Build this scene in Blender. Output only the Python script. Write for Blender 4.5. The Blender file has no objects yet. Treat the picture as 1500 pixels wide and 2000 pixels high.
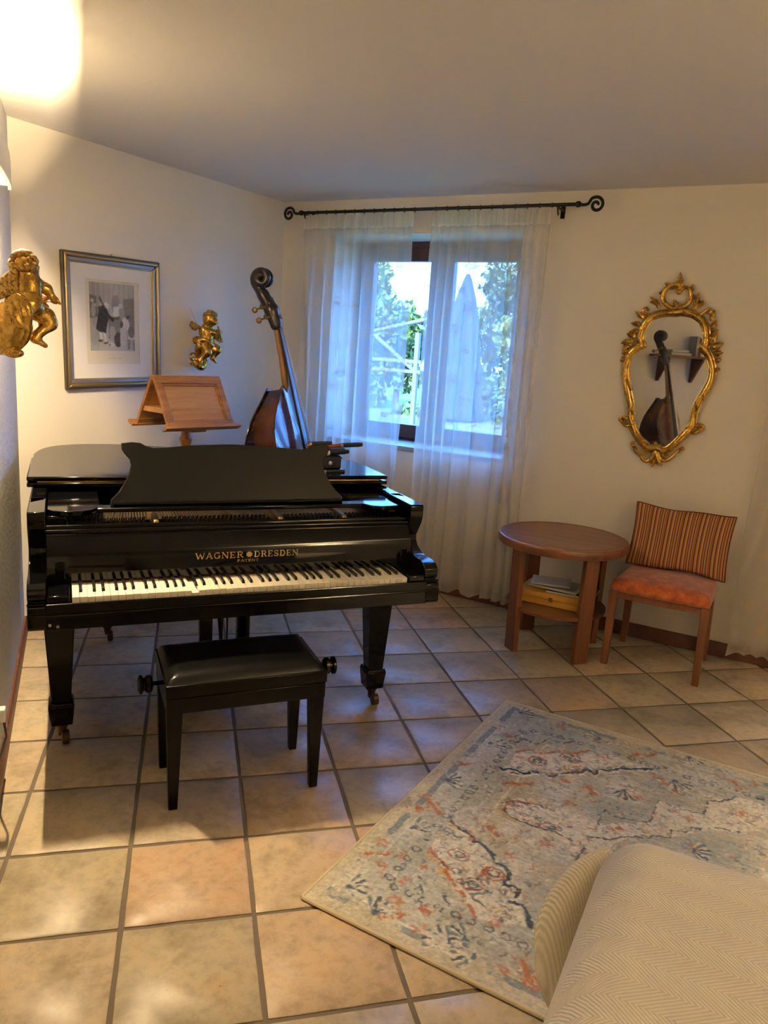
import bpy, math, random
import numpy as np
from mathutils import Vector, Matrix
rad = math.radians
random.seed(7); RNG = np.random.default_rng(7)
SC = bpy.context.scene
COL = SC.collection

# ------------------------------------------------------------------ camera, sky, sun, exposure
cam_d = bpy.data.cameras.new('camera'); cam = bpy.data.objects.new('camera', cam_d); COL.objects.link(cam)
cam.matrix_world = Matrix.Translation((0.16905, -2.20198, 1.5459)) @ (
    Matrix.Rotation(-0.251445, 4, 'Z') @ Matrix.Rotation(math.pi/2 - 0.209763, 4, 'X') @ Matrix.Rotation(0.064893, 4, 'Z'))
cam_d.sensor_fit = 'VERTICAL'; cam_d.sensor_height = 36.0
cam_d.lens = 1501.24 / 2000 * 36.0
cam_d.clip_start = 0.02; cam_d.clip_end = 300
SC.camera = cam
world = bpy.data.worlds.new('sky'); SC.world = world; world.use_nodes = True
wbg = world.node_tree.nodes['Background']
wbg.inputs[0].default_value = (0.095, 0.31, 1.0, 1); wbg.inputs[1].default_value = 15.0
sun_d = bpy.data.lights.new('sun', 'SUN'); sun_d.energy = 9.0; sun_d.color = (1, .93, .75); sun_d.angle = rad(1)
sun = bpy.data.objects.new('sun', sun_d); COL.objects.link(sun)
sun.rotation_euler = Vector((0.55, 0.62, -0.75)).to_track_quat('-Z', 'Y').to_euler()
SC.view_settings.view_transform = 'Standard'; SC.view_settings.look = 'None'
SC.view_settings.gamma = 1; SC.view_settings.use_curve_mapping = False
SC.view_settings.exposure = 0.72
LAMP_POWER = 5000.0          # strength of the halogen tubes inside the wall lamps

# ------------------------------------------------------------------ places
C3 = Vector((0.76, 3.325, 0))                       # corner between picture wall and window wall
AW = rad(-43.06); UW = Vector((math.cos(AW), math.sin(AW), 0)); NW = Vector((math.sin(AW), -math.cos(AW), 0))
AP = rad(45.5);   UPR = Vector((math.cos(AP), math.sin(AP), 0)); NPR = Vector((math.sin(AP), -math.cos(AP), 0))
AL = rad(97.65);  UL = Vector((math.cos(AL), math.sin(AL), 0)); NL = Vector((math.sin(AL), -math.cos(AL), 0))
L0 = Vector((-0.392, 0, 0)) - NL*0.015
H = 2.463
def on_window_wall(u, off, z): return C3 + UW*u + NW*off + Vector((0, 0, z))
def on_picture_wall(u, off, z): return C3 - UPR*u + NPR*off + Vector((0, 0, z))
def on_left_wall(s, off, z): return L0 + UL*s + NL*off + Vector((0, 0, z))

# ------------------------------------------------------------------ materials
MATS = {}
class NT:
    def __init__(s, m): s.t = m.node_tree; s.n = s.t.nodes; s.l = s.t.links
    def new(s, typ, **kw):
        n = s.n.new(typ)
        for k, v in kw.items():
            if k.startswith('i_'): n.inputs[k[2:].replace('_', ' ')].default_value = v
            else: setattr(n, k, v)
        return n
    def link(s, a, b): s.l.new(a, b)
    def math(s, op, a, b=None, c=None):
        n = s.n.new('ShaderNodeMath'); n.operation = op
        for i, v in enumerate((a, b, c)):
            if v is None: continue
            if isinstance(v, (int, float)): n.inputs[i].default_value = v
            else: s.l.new(v, n.inputs[i])
        return n.outputs[0]
    def mix(s, fac, a, b):
        n = s.n.new('ShaderNodeMix'); n.data_type = 'RGBA'
        for i, v in ((0, fac), (6, a), (7, b)):
            if isinstance(v, (int, float)): n.inputs[i].default_value = v
            elif isinstance(v, tuple): n.inputs[i].default_value = (*v[:3], 1)
            else: s.l.new(v, n.inputs[i])
        return n.outputs[2]
    def ramp(s, fac, stops):
        n = s.n.new('ShaderNodeValToRGB'); e = n.color_ramp.elements
        while len(e) < len(stops): e.new(.5)
        for q, (p, c) in zip(e, stops): q.position = p; q.color = (*c, 1) if len(c) == 3 else c
        s.l.new(fac, n.inputs[0]); return n.outputs[0]
    def noise(s, vec, scale, detail=4, rough=.55):
        n = s.n.new('ShaderNodeTexNoise'); n.inputs['Scale'].default_value = scale
        n.inputs['Detail'].default_value = detail; n.inputs['Roughness'].default_value = rough
        if vec is not None: s.l.new(vec, n.inputs['Vector'])
        return n.outputs[0]
    def bump(s, h, strength, dist):
        n = s.n.new('ShaderNodeBump'); n.inputs['Strength'].default_value = strength
        n.inputs['Distance'].default_value = dist; s.l.new(h, n.inputs['Height']); return n.outputs[0]
def base_mat(name, color=(.5,.5,.5), rough=.5, metal=0, coat=0, spec=None):
    m = bpy.data.materials.new(name); m.use_nodes = True
    b = m.node_tree.nodes['Principled BSDF']
    b.inputs['Base Color'].default_value = (*color, 1); b.inputs['Roughness'].default_value = rough
    b.inputs['Metallic'].default_value = metal; b.inputs['Coat Weight'].default_value = coat
    if coat: b.inputs['Coat Roughness'].default_value = .05
    if spec is not None: b.inputs['Specular IOR Level'].default_value = spec
    MATS[name] = m
    return m, NT(m), b
def simple(name, *a, **k): return base_mat(name, *a, **k)[0]
def wood(name, c1, c2, rough=.35, scale=9, stretch=(1, 1, 14), coat=0, axis=None):
    m, t, b = base_mat(name, c1, rough, coat=coat)
    tc = t.new('ShaderNodeTexCoord'); mp = t.new('ShaderNodeMapping')
    st = {'x': (.08, 1, 1), 'y': (1, .08, 1), 'z': (1, 1, .08)}[axis or 'x']
    mp.inputs['Scale'].default_value = st
    t.link(tc.outputs['Object'], mp.inputs[0])
    n1 = t.noise(mp.outputs[0], scale*3, 6, .6)
    n2 = t.noise(mp.outputs[0], scale*14, 3, .6)
    f = t.math('ADD', t.math('MULTIPLY', n1, .75), t.math('MULTIPLY', n2, .25))
    col = t.ramp(f, [(.36, c2), (.62, c1)])
    t.link(col, b.inputs['Base Color'])
    t.link(t.bump(n2, .08, .002), b.inputs['Normal'])
    return m
def plaster(name, color, bump_strength, scale):
    m, t, b = base_mat(name, color, .9, spec=.2)
    g = t.new('ShaderNodeNewGeometry')
    n = t.noise(g.outputs['Position'], scale, 5, .6)
    n2 = t.noise(g.outputs['Position'], 1.2, 2, .5)
    t.link(t.mix(t.math('MULTIPLY', n2, .35), color, tuple(x*.93 for x in color)), b.inputs['Base Color'])
    t.link(t.bump(n, bump_strength, .004), b.inputs['Normal'])
    return m
plaster('wall_paint', (.82, .765, .645), .12, 60)
plaster('left_plaster', (.80, .775, .71), .8, 45)
plaster('ceiling_paint', (.72, .69, .64), .2, 35)
simple('lacquer', (.002, .002, .0025), .07, spec=.20)
simple('lacquer_matte', (.004, .004, .004), .42, spec=.14)
simple('lacquer_fallboard', (.0015, .0015, .002), .05, spec=.30)
simple('lacquer_worn', (.003, .003, .003), .16, spec=.20)
simple('bench_black', (.004, .0035, .003), .22, spec=.14)
m_, t_, b_ = base_mat('leather', (.003, .003, .003), .30, spec=.30)
n_ = t_.noise(t_.new('ShaderNodeTexCoord').outputs['Object'], 160, 3); t_.link(t_.bump(n_, .08, .001), b_.inputs['Normal'])
simple('ivory', (.78, .72, .56), .25, spec=.5)
simple('ebony', (.006, .006, .006), .28)
simple('brass', (.62, .42, .14), .28, 1)
simple('brass_dull', (.30, .20, .08), .45, 1)
simple('plate_bronze', (.05, .033, .015), .5, .7)
simple('caster_brass', (.10, .06, .03), .5, .8)
simple('pin_metal', (.16, .13, .10), .4, 1)
simple('string_metal', (.55, .5, .42), .3, 1)
simple('steel', (.35, .35, .36), .3, 1)
simple('gilt_letter', (.52, .36, .12), .35, .75)
simple('felt_red', (.12, .02, .015), .9)
wood('spruce', (.50, .30, .10), (.35, .19, .06), .4, axis='y')
wood('lectern_oak', (.44, .205, .058), (.27, .10, .027), .38, 8, axis='x')
wood('lectern_panel', (.56, .30, .10), (.40, .18, .05), .42, 5, axis='x')
wood('table_wood', (.23, .085, .034), (.125, .042, .017), .33, 7, axis='x')
wood('table_leg_wood', (.22, .078, .030), (.125, .042, .017), .36, 7, axis='z')
wood('chair_wood', (.24, .095, .042), (.15, .055, .024), .38, 7, axis='z')
wood('window_wood', (.085, .030, .018), (.05, .017, .011), .4, 6, axis='z')
wood('skirting_wood', (.16, .060, .034), (.10, .036, .02), .45, 6, axis='x')
wood('shelf_wood', (.13, .045, .03), (.08, .026, .018), .4, 6, axis='x')
m_, t_, b_ = base_mat('bass_varnish', (.10, .022, .008), .2, coat=.4)
tc_ = t_.new('ShaderNodeTexCoord'); mp_ = t_.new('ShaderNodeMapping'); mp_.inputs['Scale'].default_value = (1, 1, .25)
t_.link(tc_.outputs['Object'], mp_.inputs[0]); n_ = t_.noise(mp_.outputs[0], 5, 4)
t_.link(t_.ramp(n_, [(.40, (.016, .006, .004)), (.66, (.12, .030, .010))]), b_.inputs['Base Color'])
m_, t_, b_ = base_mat('bass_top', (.07, .03, .018), .18, coat=.4)
n_ = t_.noise(t_.new('ShaderNodeTexCoord').outputs['Object'], 5, 4)
t_.link(t_.ramp(n_, [(.4, (.035, .014, .010)), (.65, (.13, .045, .02))]), b_.inputs['Base Color'])
wood('neck_wood', (.42, .22, .07), (.28, .13, .04), .35, 8, axis='z')
simple('bass_dark', (.018, .010, .009), .28, coat=.2)
# gold leaf with brown patina patches
m_, t_, b_ = base_mat('gilt', (.72, .44, .10), .3, .95)
n_ = t_.noise(t_.new('ShaderNodeTexCoord').outputs['Object'], 38, 5, .65)
t_.link(t_.ramp(n_, [(.30, (.22, .10, .022)), (.42, (.50, .29, .058)), (.66, (.74, .48, .115))]), b_.inputs['Base Color'])
t_.link(t_.ramp(n_, [(.3, (.40,)*3), (.55, (.21,)*3)]), b_.inputs['Roughness'])
t_.link(t_.bump(n_, .10, .003), b_.inputs['Normal'])
m_, t_, b_ = base_mat('gilt_hair', (.5, .33, .1), .4, .9)
n_ = t_.noise(t_.new('ShaderNodeTexCoord').outputs['Object'], 120, 4, .6)
t_.link(t_.ramp(n_, [(.36, (.14, .065, .018)), (.58, (.58, .38, .11))]), b_.inputs['Base Color'])
t_.link(t_.bump(n_, .6, .006), b_.inputs['Normal'])
simple('mirror_glass', (.86, .88, .87), .015, 1)
simple('iron_black', (.014, .013, .012), .42, .6)
simple('sconce_plaster', (.80, .77, .70), .8)
m_ = bpy.data.materials.new('lamp_glow'); m_.use_nodes = True; MATS['lamp_glow'] = m_
nt_ = m_.node_tree; nt_.nodes.remove(nt_.nodes['Principled BSDF']); e_ = nt_.nodes.new('ShaderNodeEmission')
e_.inputs[0].default_value = (1, .75, .44, 1); e_.inputs[1].default_value = LAMP_POWER
nt_.links.new(e_.outputs[0], nt_.nodes['Material Output'].inputs[0])
simple('frame_dark', (.075, .062, .05), .4, .3)
simple('frame_silver', (.34, .31, .26), .38, .75)
simple('frame_gold', (.50, .37, .15), .32, .9)
simple('mat_board', (.74, .71, .64), .85)
simple('plastic_white', (.8, .79, .74), .4)
simple('plastic_dark', (.03, .03, .03), .4)
simple('sill_stone', (.36, .34, .31), .5)
simple('paper', (.72, .70, .66), .8)
simple('paper_grey', (.38, .38, .37), .7)
simple('paper_dark', (.03, .04, .07), .5)
simple('book_red', (.25, .05, .03), .6); simple('book_tan', (.45, .30, .14), .6); simple('book_grey', (.3, .3, .28), .6)
wood('pine_box', (.78, .44, .085), (.62, .30, .045), .45, 6, axis='x')
simple('bow_wood', (.22, .055, .02), .3, coat=.3)
simple('case_black', (.006, .006, .008), .35)
simple('parasol_cloth', (.03, .055, .11), .9)
simple('bark', (.10, .07, .05), .9)
simple('timber_pale', (.13, .125, .11), .8)
simple('patio', (.11, .105, .09), .9); simple('grass', (.07, .12, .025), .95)
def leaf_mat(name, c):
    m, t, b = base_mat(name, c, .6)
    oi = t.new('ShaderNodeNewGeometry')
    n = t.noise(oi.outputs['Position'], 3.0, 2)
    t.link(t.mix(n, tuple(x*.45 for x in c), tuple(min(1, x*1.6) for x in c)), b.inputs['Base Color'])
leaf_mat('leaf_a', (.10, .16, .025)); leaf_mat('leaf_b', (.15, .20, .035)); leaf_mat('leaf_c', (.06, .11, .03))
# window glass: clear pane with a faint reflection
m_ = bpy.data.materials.new('pane_glass'); m_.use_nodes = True; MATS['pane_glass'] = m_; t_ = NT(m_)
t_.n.remove(t_.n['Principled BSDF'])
tr_ = t_.new('ShaderNodeBsdfTransparent'); gl_ = t_.new('ShaderNodeBsdfGlossy'); gl_.inputs['Roughness'].default_value = .01
mx_ = t_.new('ShaderNodeMixShader'); mx_.inputs[0].default_value = .05
t_.link(tr_.outputs[0], mx_.inputs[1]); t_.link(gl_.outputs[0], mx_.inputs[2]); t_.link(mx_.outputs[0], t_.n['Material Output'].inputs[0])
# sheer curtain
m_ = bpy.data.materials.new('sheer'); m_.use_nodes = True; MATS['sheer'] = m_; t_ = NT(m_)
t_.n.remove(t_.n['Principled BSDF'])
at_ = t_.new('ShaderNodeAttribute', attribute_name='dense')
fl_ = t_.new('ShaderNodeAttribute', attribute_name='flower')
colr = t_.mix(fl_.outputs['Fac'], (.84, .79, .68), (.50, .37, .16))
df_ = t_.new('ShaderNodeBsdfDiffuse'); tl_ = t_.new('ShaderNodeBsdfTranslucent'); tr_ = t_.new('ShaderNodeBsdfTransparent')
t_.link(colr, df_.inputs[0]); t_.link(colr, tl_.inputs[0])
m1_ = t_.new('ShaderNodeMixShader'); m1_.inputs[0].default_value = .5
t_.link(df_.outputs[0], m1_.inputs[1]); t_.link(tl_.outputs[0], m1_.inputs[2])
m2_ = t_.new('ShaderNodeMixShader'); t_.link(tr_.outputs[0], m2_.inputs[1]); t_.link(m1_.outputs[0], m2_.inputs[2])
op_ = t_.math('MINIMUM', t_.math('ADD', t_.math('ADD', .54, t_.math('MULTIPLY', at_.outputs['Fac'], .36)), t_.math('MULTIPLY', fl_.outputs['Fac'], .42)), .95)
t_.link(op_, m2_.inputs[0]); t_.link(m2_.outputs[0], t_.n['Material Output'].inputs[0])
# floor tiles: glazed stoneware, each with its own tone
m_, t_, b_ = base_mat('tile', (.5, .4, .28), .3, spec=.24)
g_ = t_.new('ShaderNodeNewGeometry'); oi_ = t_.new('ShaderNodeObjectInfo')
n1 = t_.noise(g_.outputs['Position'], 4.5, 5, .62); n2 = t_.noise(g_.outputs['Position'], 26, 5, .65); n3 = t_.noise(g_.outputs['Position'], 90, 3, .6)
tone = t_.ramp(oi_.outputs['Random'], [(0, (.46, .385, .26)), (.3, (.50, .43, .305)), (.55, (.50, .39, .27)), (.78, (.55, .465, .32)), (1, (.52, .37, .245))])
pat = t_.ramp(n1, [(.34, (.68, .67, .65)), (.52, (1, 1, 1)), (.72, (1.08, .96, .82))])
mlt = t_.new('ShaderNodeMix', data_type='RGBA', blend_type='MULTIPLY'); mlt.inputs[0].default_value = 1
t_.link(tone, mlt.inputs[6]); t_.link(pat, mlt.inputs[7])
mlt2 = t_.new('ShaderNodeMix', data_type='RGBA', blend_type='MULTIPLY'); mlt2.inputs[0].default_value = 1
t_.link(mlt.outputs[2], mlt2.inputs[6]); t_.link(t_.ramp(n2, [(.3, (.78, .78, .78)), (.55, (1.02, 1.02, 1.02))]), mlt2.inputs[7])
pits = t_.ramp(n3, [(.24, (1, 1, 1)), (.30, (0, 0, 0))])
t_.link(t_.mix(pits, mlt2.outputs[2], (.20, .14, .09)), b_.inputs['Base Color'])
t_.link(t_.math('ADD', .25, t_.math('MULTIPLY', n2, .22)), b_.inputs['Roughness'])
hh = t_.math('ADD', t_.math('MULTIPLY', n2, .6), t_.math('MULTIPLY', n3, .5))
t_.link(t_.bump(hh, .10, .003), b_.inputs['Normal'])
m_, t_, b_ = base_mat('grout', (.16, .125, .09), .9)
g_ = t_.new('ShaderNodeNewGeometry'); t_.link(t_.bump(t_.noise(g_.outputs['Position'], 150, 3), .4, .003), b_.inputs['Normal'])
# rug: pile colours are stored per vertex
m_, t_, b_ = base_mat('rug_pile', (.5, .5, .5), .95, spec=.1)
a_ = t_.new('ShaderNodeAttribute', attribute_name='Col'); t_.link(a_.outputs['Color'], b_.inputs['Base Color'])
g_ = t_.new('ShaderNodeNewGeometry'); t_.link(t_.bump(t_.noise(g_.outputs['Position'], 320, 2), .5, .004), b_.inputs['Normal'])
simple('rug_edge', (.62, .52, .34), .9)
m_, t_, b_ = base_mat('print_ink', (.5, .5, .5), .8, spec=.2)
a_ = t_.new('ShaderNodeAttribute', attribute_name='Col'); t_.link(a_.outputs['Color'], b_.inputs['Base Color'])
# herringbone throw
m_, t_, b_ = base_mat('throw', (.70, .60, .40), .9, spec=.15)
tc_ = t_.new('ShaderNodeTexCoord'); sp_ = t_.new('ShaderNodeSeparateXYZ'); t_.link(tc_.outputs['Object'], sp_.inputs[0])
pp = t_.math('ADD', sp_.outputs[0], t_.math('MULTIPLY', sp_.outputs[2], .9)); qq = t_.math('SUBTRACT', sp_.outputs[1], t_.math('MULTIPLY', sp_.outputs[2], .9))
tri = t_.math('ABSOLUTE', t_.math('SUBTRACT', t_.math('FRACT', t_.math('DIVIDE', qq, .088)), .5))
ph = t_.math('ADD', pp, t_.math('MULTIPLY', tri, .088*1.25))
rib = t_.math('SINE', t_.math('MULTIPLY', ph, 2*math.pi/.0092))
rib01 = t_.math('ADD', t_.math('MULTIPLY', rib, .5), .5)
fine = t_.noise(tc_.outputs['Object'], 400, 2)
t_.link(t_.mix(rib01, (.76, .68, .50), (.90, .84, .68)), b_.inputs['Base Color'])
t_.link(t_.bump(t_.math('ADD', rib01, t_.math('MULTIPLY', fine, .4)), .55, .003), b_.inputs['Normal'])
# chair velvet and striped cushion
m_, t_, b_ = base_mat('orange_velvet', (.36, .085, .02), .75); b_.inputs['Sheen Weight'].default_value = .4
n_ = t_.noise(t_.new('ShaderNodeTexCoord').outputs['Object'], 22, 5, .65)
t_.link(t_.ramp(n_, [(.35, (.30, .050, .010)), (.52, (.48, .10, .018)), (.7, (.60, .17, .035))]), b_.inputs['Base Color'])
m_, t_, b_ = base_mat('stripe_cloth', (.4, .2, .1), .9)
a_ = t_.new('ShaderNodeAttribute', attribute_name='stripe')
fr_ = t_.math('FRACT', t_.math('MULTIPLY', a_.outputs['Fac'], 6.0))
t_.n.new('ShaderNodeValToRGB')
rp = t_.ramp(fr_, [(0, (.30, .105, .03)), (.07, (.055, .018, .02)), (.13, (.42, .20, .055)), (.22, (.50, .27, .09)), (.28, (.10, .03, .03)), (.36, (.35, .10, .025)), (.44, (.52, .30, .11)), (.52, (.07, .028, .035)), (.58, (.40, .16, .04)), (.66, (.18, .05, .03)), (.74, (.50, .25, .07)), (.82, (.06, .02, .025)), (.88, (.44, .20, .06)), (.95, (.28, .08, .03))])
for q in t_.n:
    if q.type == 'VALTORGB': q.color_ramp.interpolation = 'CONSTANT'
t_.link(rp, b_.inputs['Base Color'])
t_.link(t_.bump(t_.noise(t_.new('ShaderNodeTexCoord').outputs['Object'], 300, 2), .4, .002), b_.inputs['Normal'])

# ------------------------------------------------------------------ mesh helpers
def tag(o, label=None, cat=None, group=None, kind=None):
    if label: o['label'] = label
    if cat: o['category'] = cat
    if group: o['group'] = group
    if kind: o['kind'] = kind
    return o
def empty(name, loc, rz=0, label=None, cat=None, group=None):
    o = bpy.data.objects.new(name, None); COL.objects.link(o); o.location = loc; o.rotation_euler = (0, 0, rz)
    o.empty_display_size = .1
    return tag(o, label, cat, group)
def link_mesh(name, V, F, mat, parent=None, angle=38, bevel=0, loc=None, rz=0, segs=2):
    me = bpy.data.meshes.new(name); me.from_pydata([tuple(map(float, v)) for v in V], [], [tuple(int(i) for i in f) for f in F]); me.update()
    return link_data(name, me, mat, parent, angle, bevel, loc, rz, segs)
def link_data(name, me, mat, parent=None, angle=38, bevel=0, loc=None, rz=0, segs=2):
    me.materials.append(MATS[mat])
    if angle:
        me.shade_smooth()
        me.set_sharp_from_angle(angle=rad(angle))
    o = bpy.data.objects.new(name, me); COL.objects.link(o)
    if parent: o.parent = parent
    if loc is not None: o.location = loc
    o.rotation_euler.z = rz
    if bevel:
        b = o.modifiers.new('bevel', 'BEVEL'); b.width = bevel; b.segments = segs; b.limit_method = 'ANGLE'; b.angle_limit = rad(35)
    return o
class MB:
    def __init__(s): s.V = []; s.F = []
    def add(s, V, F):
        k = len(s.V); s.V += [tuple(v) for v in V]; s.F += [tuple(i + k for i in f) for f in F]; return s
    def box(s, x0, x1, y0, y1, z0, z1):
        return s.add([(x0,y0,z0),(x1,y0,z0),(x1,y1,z0),(x0,y1,z0),(x0,y0,z1),(x1,y0,z1),(x1,y1,z1),(x0,y1,z1)],
                     [(0,3,2,1),(4,5,6,7),(0,1,5,4),(1,2,6,5),(2,3,7,6),(3,0,4,7)])
    def frustum(s, c0, h0, c1, h1):
        V = []
        for c, h in ((c0, h0), (c1, h1)):
            V += [(c[0]-h[0], c[1]-h[1], c[2]), (c[0]+h[0], c[1]-h[1], c[2]), (c[0]+h[0], c[1]+h[1], c[2]), (c[0]-h[0], c[1]+h[1], c[2])]
        return s.add(V, [(0,3,2,1),(4,5,6,7),(0,1,5,4),(1,2,6,5),(2,3,7,6),(3,0,4,7)])
    def prism(s, poly, f0, f1):
        """poly: 2d points (counter-clockwise seen from f1's side); f0/f1 map a 2d point to 3d on either end"""
        n = len(poly); V = [f0(*q) for q in poly] + [f1(*q) for q in poly]
        F = [tuple(range(n-1, -1, -1)), tuple(range(n, 2*n))] + [(i, (i+1) % n, n+(i+1) % n, n+i) for i in range(n)]
        return s.add(V, F)
    def tube(s, path, r, n=10, cap=True, closed=False, squash=None):
        P = [Vector(q) for q in path]; m = len(P)
        R = r if hasattr(r, '__len__') else [r]*m
        ups = None; V = []
        for i in range(m):
            a = P[i-1] if (i or closed) else P[i]; b = P[(i+1) % m] if (i < m-1 or closed) else P[i]
            t = (b - a)
            t = t.normalized() if t.length > 1e-9 else Vector((0, 0, 1))
            if ups is None:
                ups = t.orthogonal().normalized()
                if abs(t.z) < .9: ups = (Vector((0, 0, 1)) - t*t.z).normalized()
            else: ups = (ups - t*ups.dot(t)); ups = ups.normalized() if ups.length > 1e-6 else t.orthogonal().normalized()
            w = t.cross(ups)
            for k in range(n):
                a_ = 2*math.pi*k/n
                V.append(P[i] + (ups*math.cos(a_)*(squash or 1) + w*math.sin(a_))*R[i])
        F = []
        for i in range(m if closed else m-1):
            j = (i+1) % m
            for k in range(n): F.append((i*n+k, i*n+(k+1) % n, j*n+(k+1) % n, j*n+k))
        if cap and not closed: F += [tuple(range(n-1, -1, -1)), tuple(range((m-1)*n, m*n))]
        return s.add(V, F)
    def lathe(s, prof, n=24, c=(0,0,0), axis='z'):
        V = []; m = len(prof)
        for r, h in prof:
            for k in range(n):
                a = 2*math.pi*k/n; x, y = r*math.cos(a), r*math.sin(a)
                V.append({'z': (c[0]+x, c[1]+y, c[2]+h), 'x': (c[0]+h, c[1]+x, c[2]+y), 'y': (c[0]+y, c[1]+h, c[2]+x)}[axis])
        F = [(i*n+k, i*n+(k+1) % n, (i+1)*n+(k+1) % n, (i+1)*n+k) for i in range(m-1) for k in range(n)]
        F += [tuple(range(n-1, -1, -1)), tuple(range((m-1)*n, m*n))]
        return s.add(V, F)
    def ball(s, c, r, n=10):
        rr = r if hasattr(r, '__len__') else (r, r, r); V = []; m = n
        for i in range(m+1):
            t = math.pi*i/m
            for k in range(n*2):
                a = math.pi*k/n
                V.append((c[0]+rr[0]*math.sin(t)*math.cos(a), c[1]+rr[1]*math.sin(t)*math.sin(a), c[2]-rr[2]*math.cos(t)))
        w = n*2
        return s.add(V, [(i*w+k, i*w+(k+1) % w, (i+1)*w+(k+1) % w, (i+1)*w+k) for i in range(m) for k in range(w)])
    def build(s, name, mat, parent=None, **k): return link_mesh(name, s.V, s.F, mat, parent, **k)
def catmull(P, sub=8, closed=False):
    P = [Vector(q) for q in P]; n = len(P); out = []
    for i in range(n if closed else n-1):
        p0 = P[(i-1) % n] if (closed or i) else P[0]; p1 = P[i]; p2 = P[(i+1) % n]; p3 = P[(i+2) % n] if (closed or i < n-2) else P[n-1]
        for k in range(sub):
            t = k/sub
            out.append(.5*((2*p1) + (p2-p0)*t + (2*p0-5*p1+4*p2-p3)*t*t + (3*p1-p0-3*p2+p3)*t**3))
    if not closed: out.append(P[-1])
    return out
def inset(poly, d):
    n = len(poly); out = []
    for i in range(n):
        a, b, c = Vector(poly[i-1][:2]), Vector(poly[i][:2]), Vector(poly[(i+1) % n][:2])
        e1 = (b-a).normalized(); e2 = (c-b).normalized()
        n1 = Vector((-e1.y, e1.x)); n2 = Vector((-e2.y, e2.x)); m = n1+n2
        m = m/max(m.length, 1e-6); k = max(.35, m.dot(n1))
        out.append(b + m*(d/k))
    return out
def grid_mesh(name, P, attrs, mat, parent=None, angle=0, wrap=False):
    """P: (ny,nx,3) array -> quad grid with float/colour point attributes"""
    ny, nx = P.shape[:2]
    idx = np.arange(ny*nx).reshape(ny, nx)
    q = np.stack([idx[:-1,:-1], idx[:-1,1:], idx[1:,1:], idx[1:,:-1]], -1).reshape(-1, 4)
    return raw_mesh(name, P.reshape(-1, 3), q, attrs, mat, parent)
def raw_mesh(name, V, Q, attrs, mat, parent=None, smooth=True):
    me = bpy.data.meshes.new(name); k = Q.shape[1]
    me.vertices.add(len(V)); me.vertices.foreach_set('co', np.asarray(V, np.float32).ravel())
    me.loops.add(Q.size); me.loops.foreach_set('vertex_index', Q.astype(np.int32).ravel())
    me.polygons.add(len(Q)); me.polygons.foreach_set('loop_start', np.arange(0, Q.size, k, dtype=np.int32))
    me.polygons.foreach_set('loop_total', np.full(len(Q), k, np.int32))
    me.update(); me.validate()
    for n, a in (attrs or {}).items():
        if a.ndim == 1:
            at = me.attributes.new(n, 'FLOAT', 'POINT'); at.data.foreach_set('value', a.astype(np.float32))
        else:
            at = me.color_attributes.new(n, 'FLOAT_COLOR', 'POINT')
            at.data.foreach_set('color', np.concatenate([a, np.ones((len(a), 1))], 1).astype(np.float32).ravel())
    if smooth: me.shade_smooth()
    me.materials.append(MATS[mat])
    o = bpy.data.objects.new(name, me); COL.objects.link(o)
    if parent: o.parent = parent
    return o
# smooth solids from distance fields (surface nets)
def sdf_mesh(name, prims, h, mat, parent=None, k=.012):
    lo = np.min([p['lo'] for p in prims], 0) - 3*h - .01; hi = np.max([p['hi'] for p in prims], 0) + 3*h + .01
    n = np.ceil((hi-lo)/h).astype(int) + 1
    ax = [lo[i] + h*np.arange(n[i]) for i in range(3)]
    G = np.stack(np.meshgrid(*ax, indexing='ij'), -1).astype(np.float32)
    v = None
    for p in prims:
        d = p['f'](G); kk = p.get('k', k)
        if v is None: v = d; continue
        if p.get('sub'):
            v = np.maximum(v, -d); continue
        t = np.clip(.5 + .5*(v-d)/kk, 0, 1); v = v*(1-t) + d*t - kk*t*(1-t)
    ins = v < 0
    c = (slice(None, -1), slice(1, None))
    S = np.zeros(tuple(n-1)+(3,), np.float32); cnt = np.zeros(tuple(n-1), np.float32)
    for a in range(3):
        o = [i for i in range(3) if i != a]
        for b0 in (0, 1):
            for b1 in (0, 1):
                ia = [0, 0, 0]; ia[o[0]] = b0; ia[o[1]] = b1; ib = list(ia); ib[a] = 1
                va = v[c[ia[0]], c[ia[1]], c[ia[2]]]; vb = v[c[ib[0]], c[ib[1]], c[ib[2]]]
                cr = (va < 0) != (vb < 0); t = np.where(cr, va/np.where(cr, va-vb, 1), 0)
                for q in range(3): S[..., q] += cr*(ia[q] + (t if q == a else 0))
                cnt += cr
    act = cnt > 0; ids = -np.ones(act.shape, int); ids[act] = np.arange(act.sum())
    I = np.argwhere(act); V = lo + h*(I + S[act]/cnt[act][:, None])
    Q = []
    for a in range(3):
        o = [(a+1) % 3, (a+2) % 3]
        s0 = [slice(None)]*3; s1 = [slice(None)]*3; s0[a] = slice(None, -1); s1[a] = slice(1, None)
        cr = ins[tuple(s0)] != ins[tuple(s1)]
        E = np.argwhere(cr); E = E[(E[:, o[0]] > 0) & (E[:, o[1]] > 0) & (E[:, o[0]] < n[o[0]]-1) & (E[:, o[1]] < n[o[1]]-1)]
        sg = ins[tuple(E.T)]
        def cell(d0, d1):
            X = E.copy(); X[:, o[0]] -= d0; X[:, o[1]] -= d1; return ids[tuple(X.T)]
        q = np.stack([cell(1, 1), cell(0, 1), cell(0, 0), cell(1, 0)], 1)
        q[~sg] = q[~sg][:, ::-1]; Q.append(q)
    return raw_mesh(name, V, np.concatenate(Q), None, mat, parent)
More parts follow.
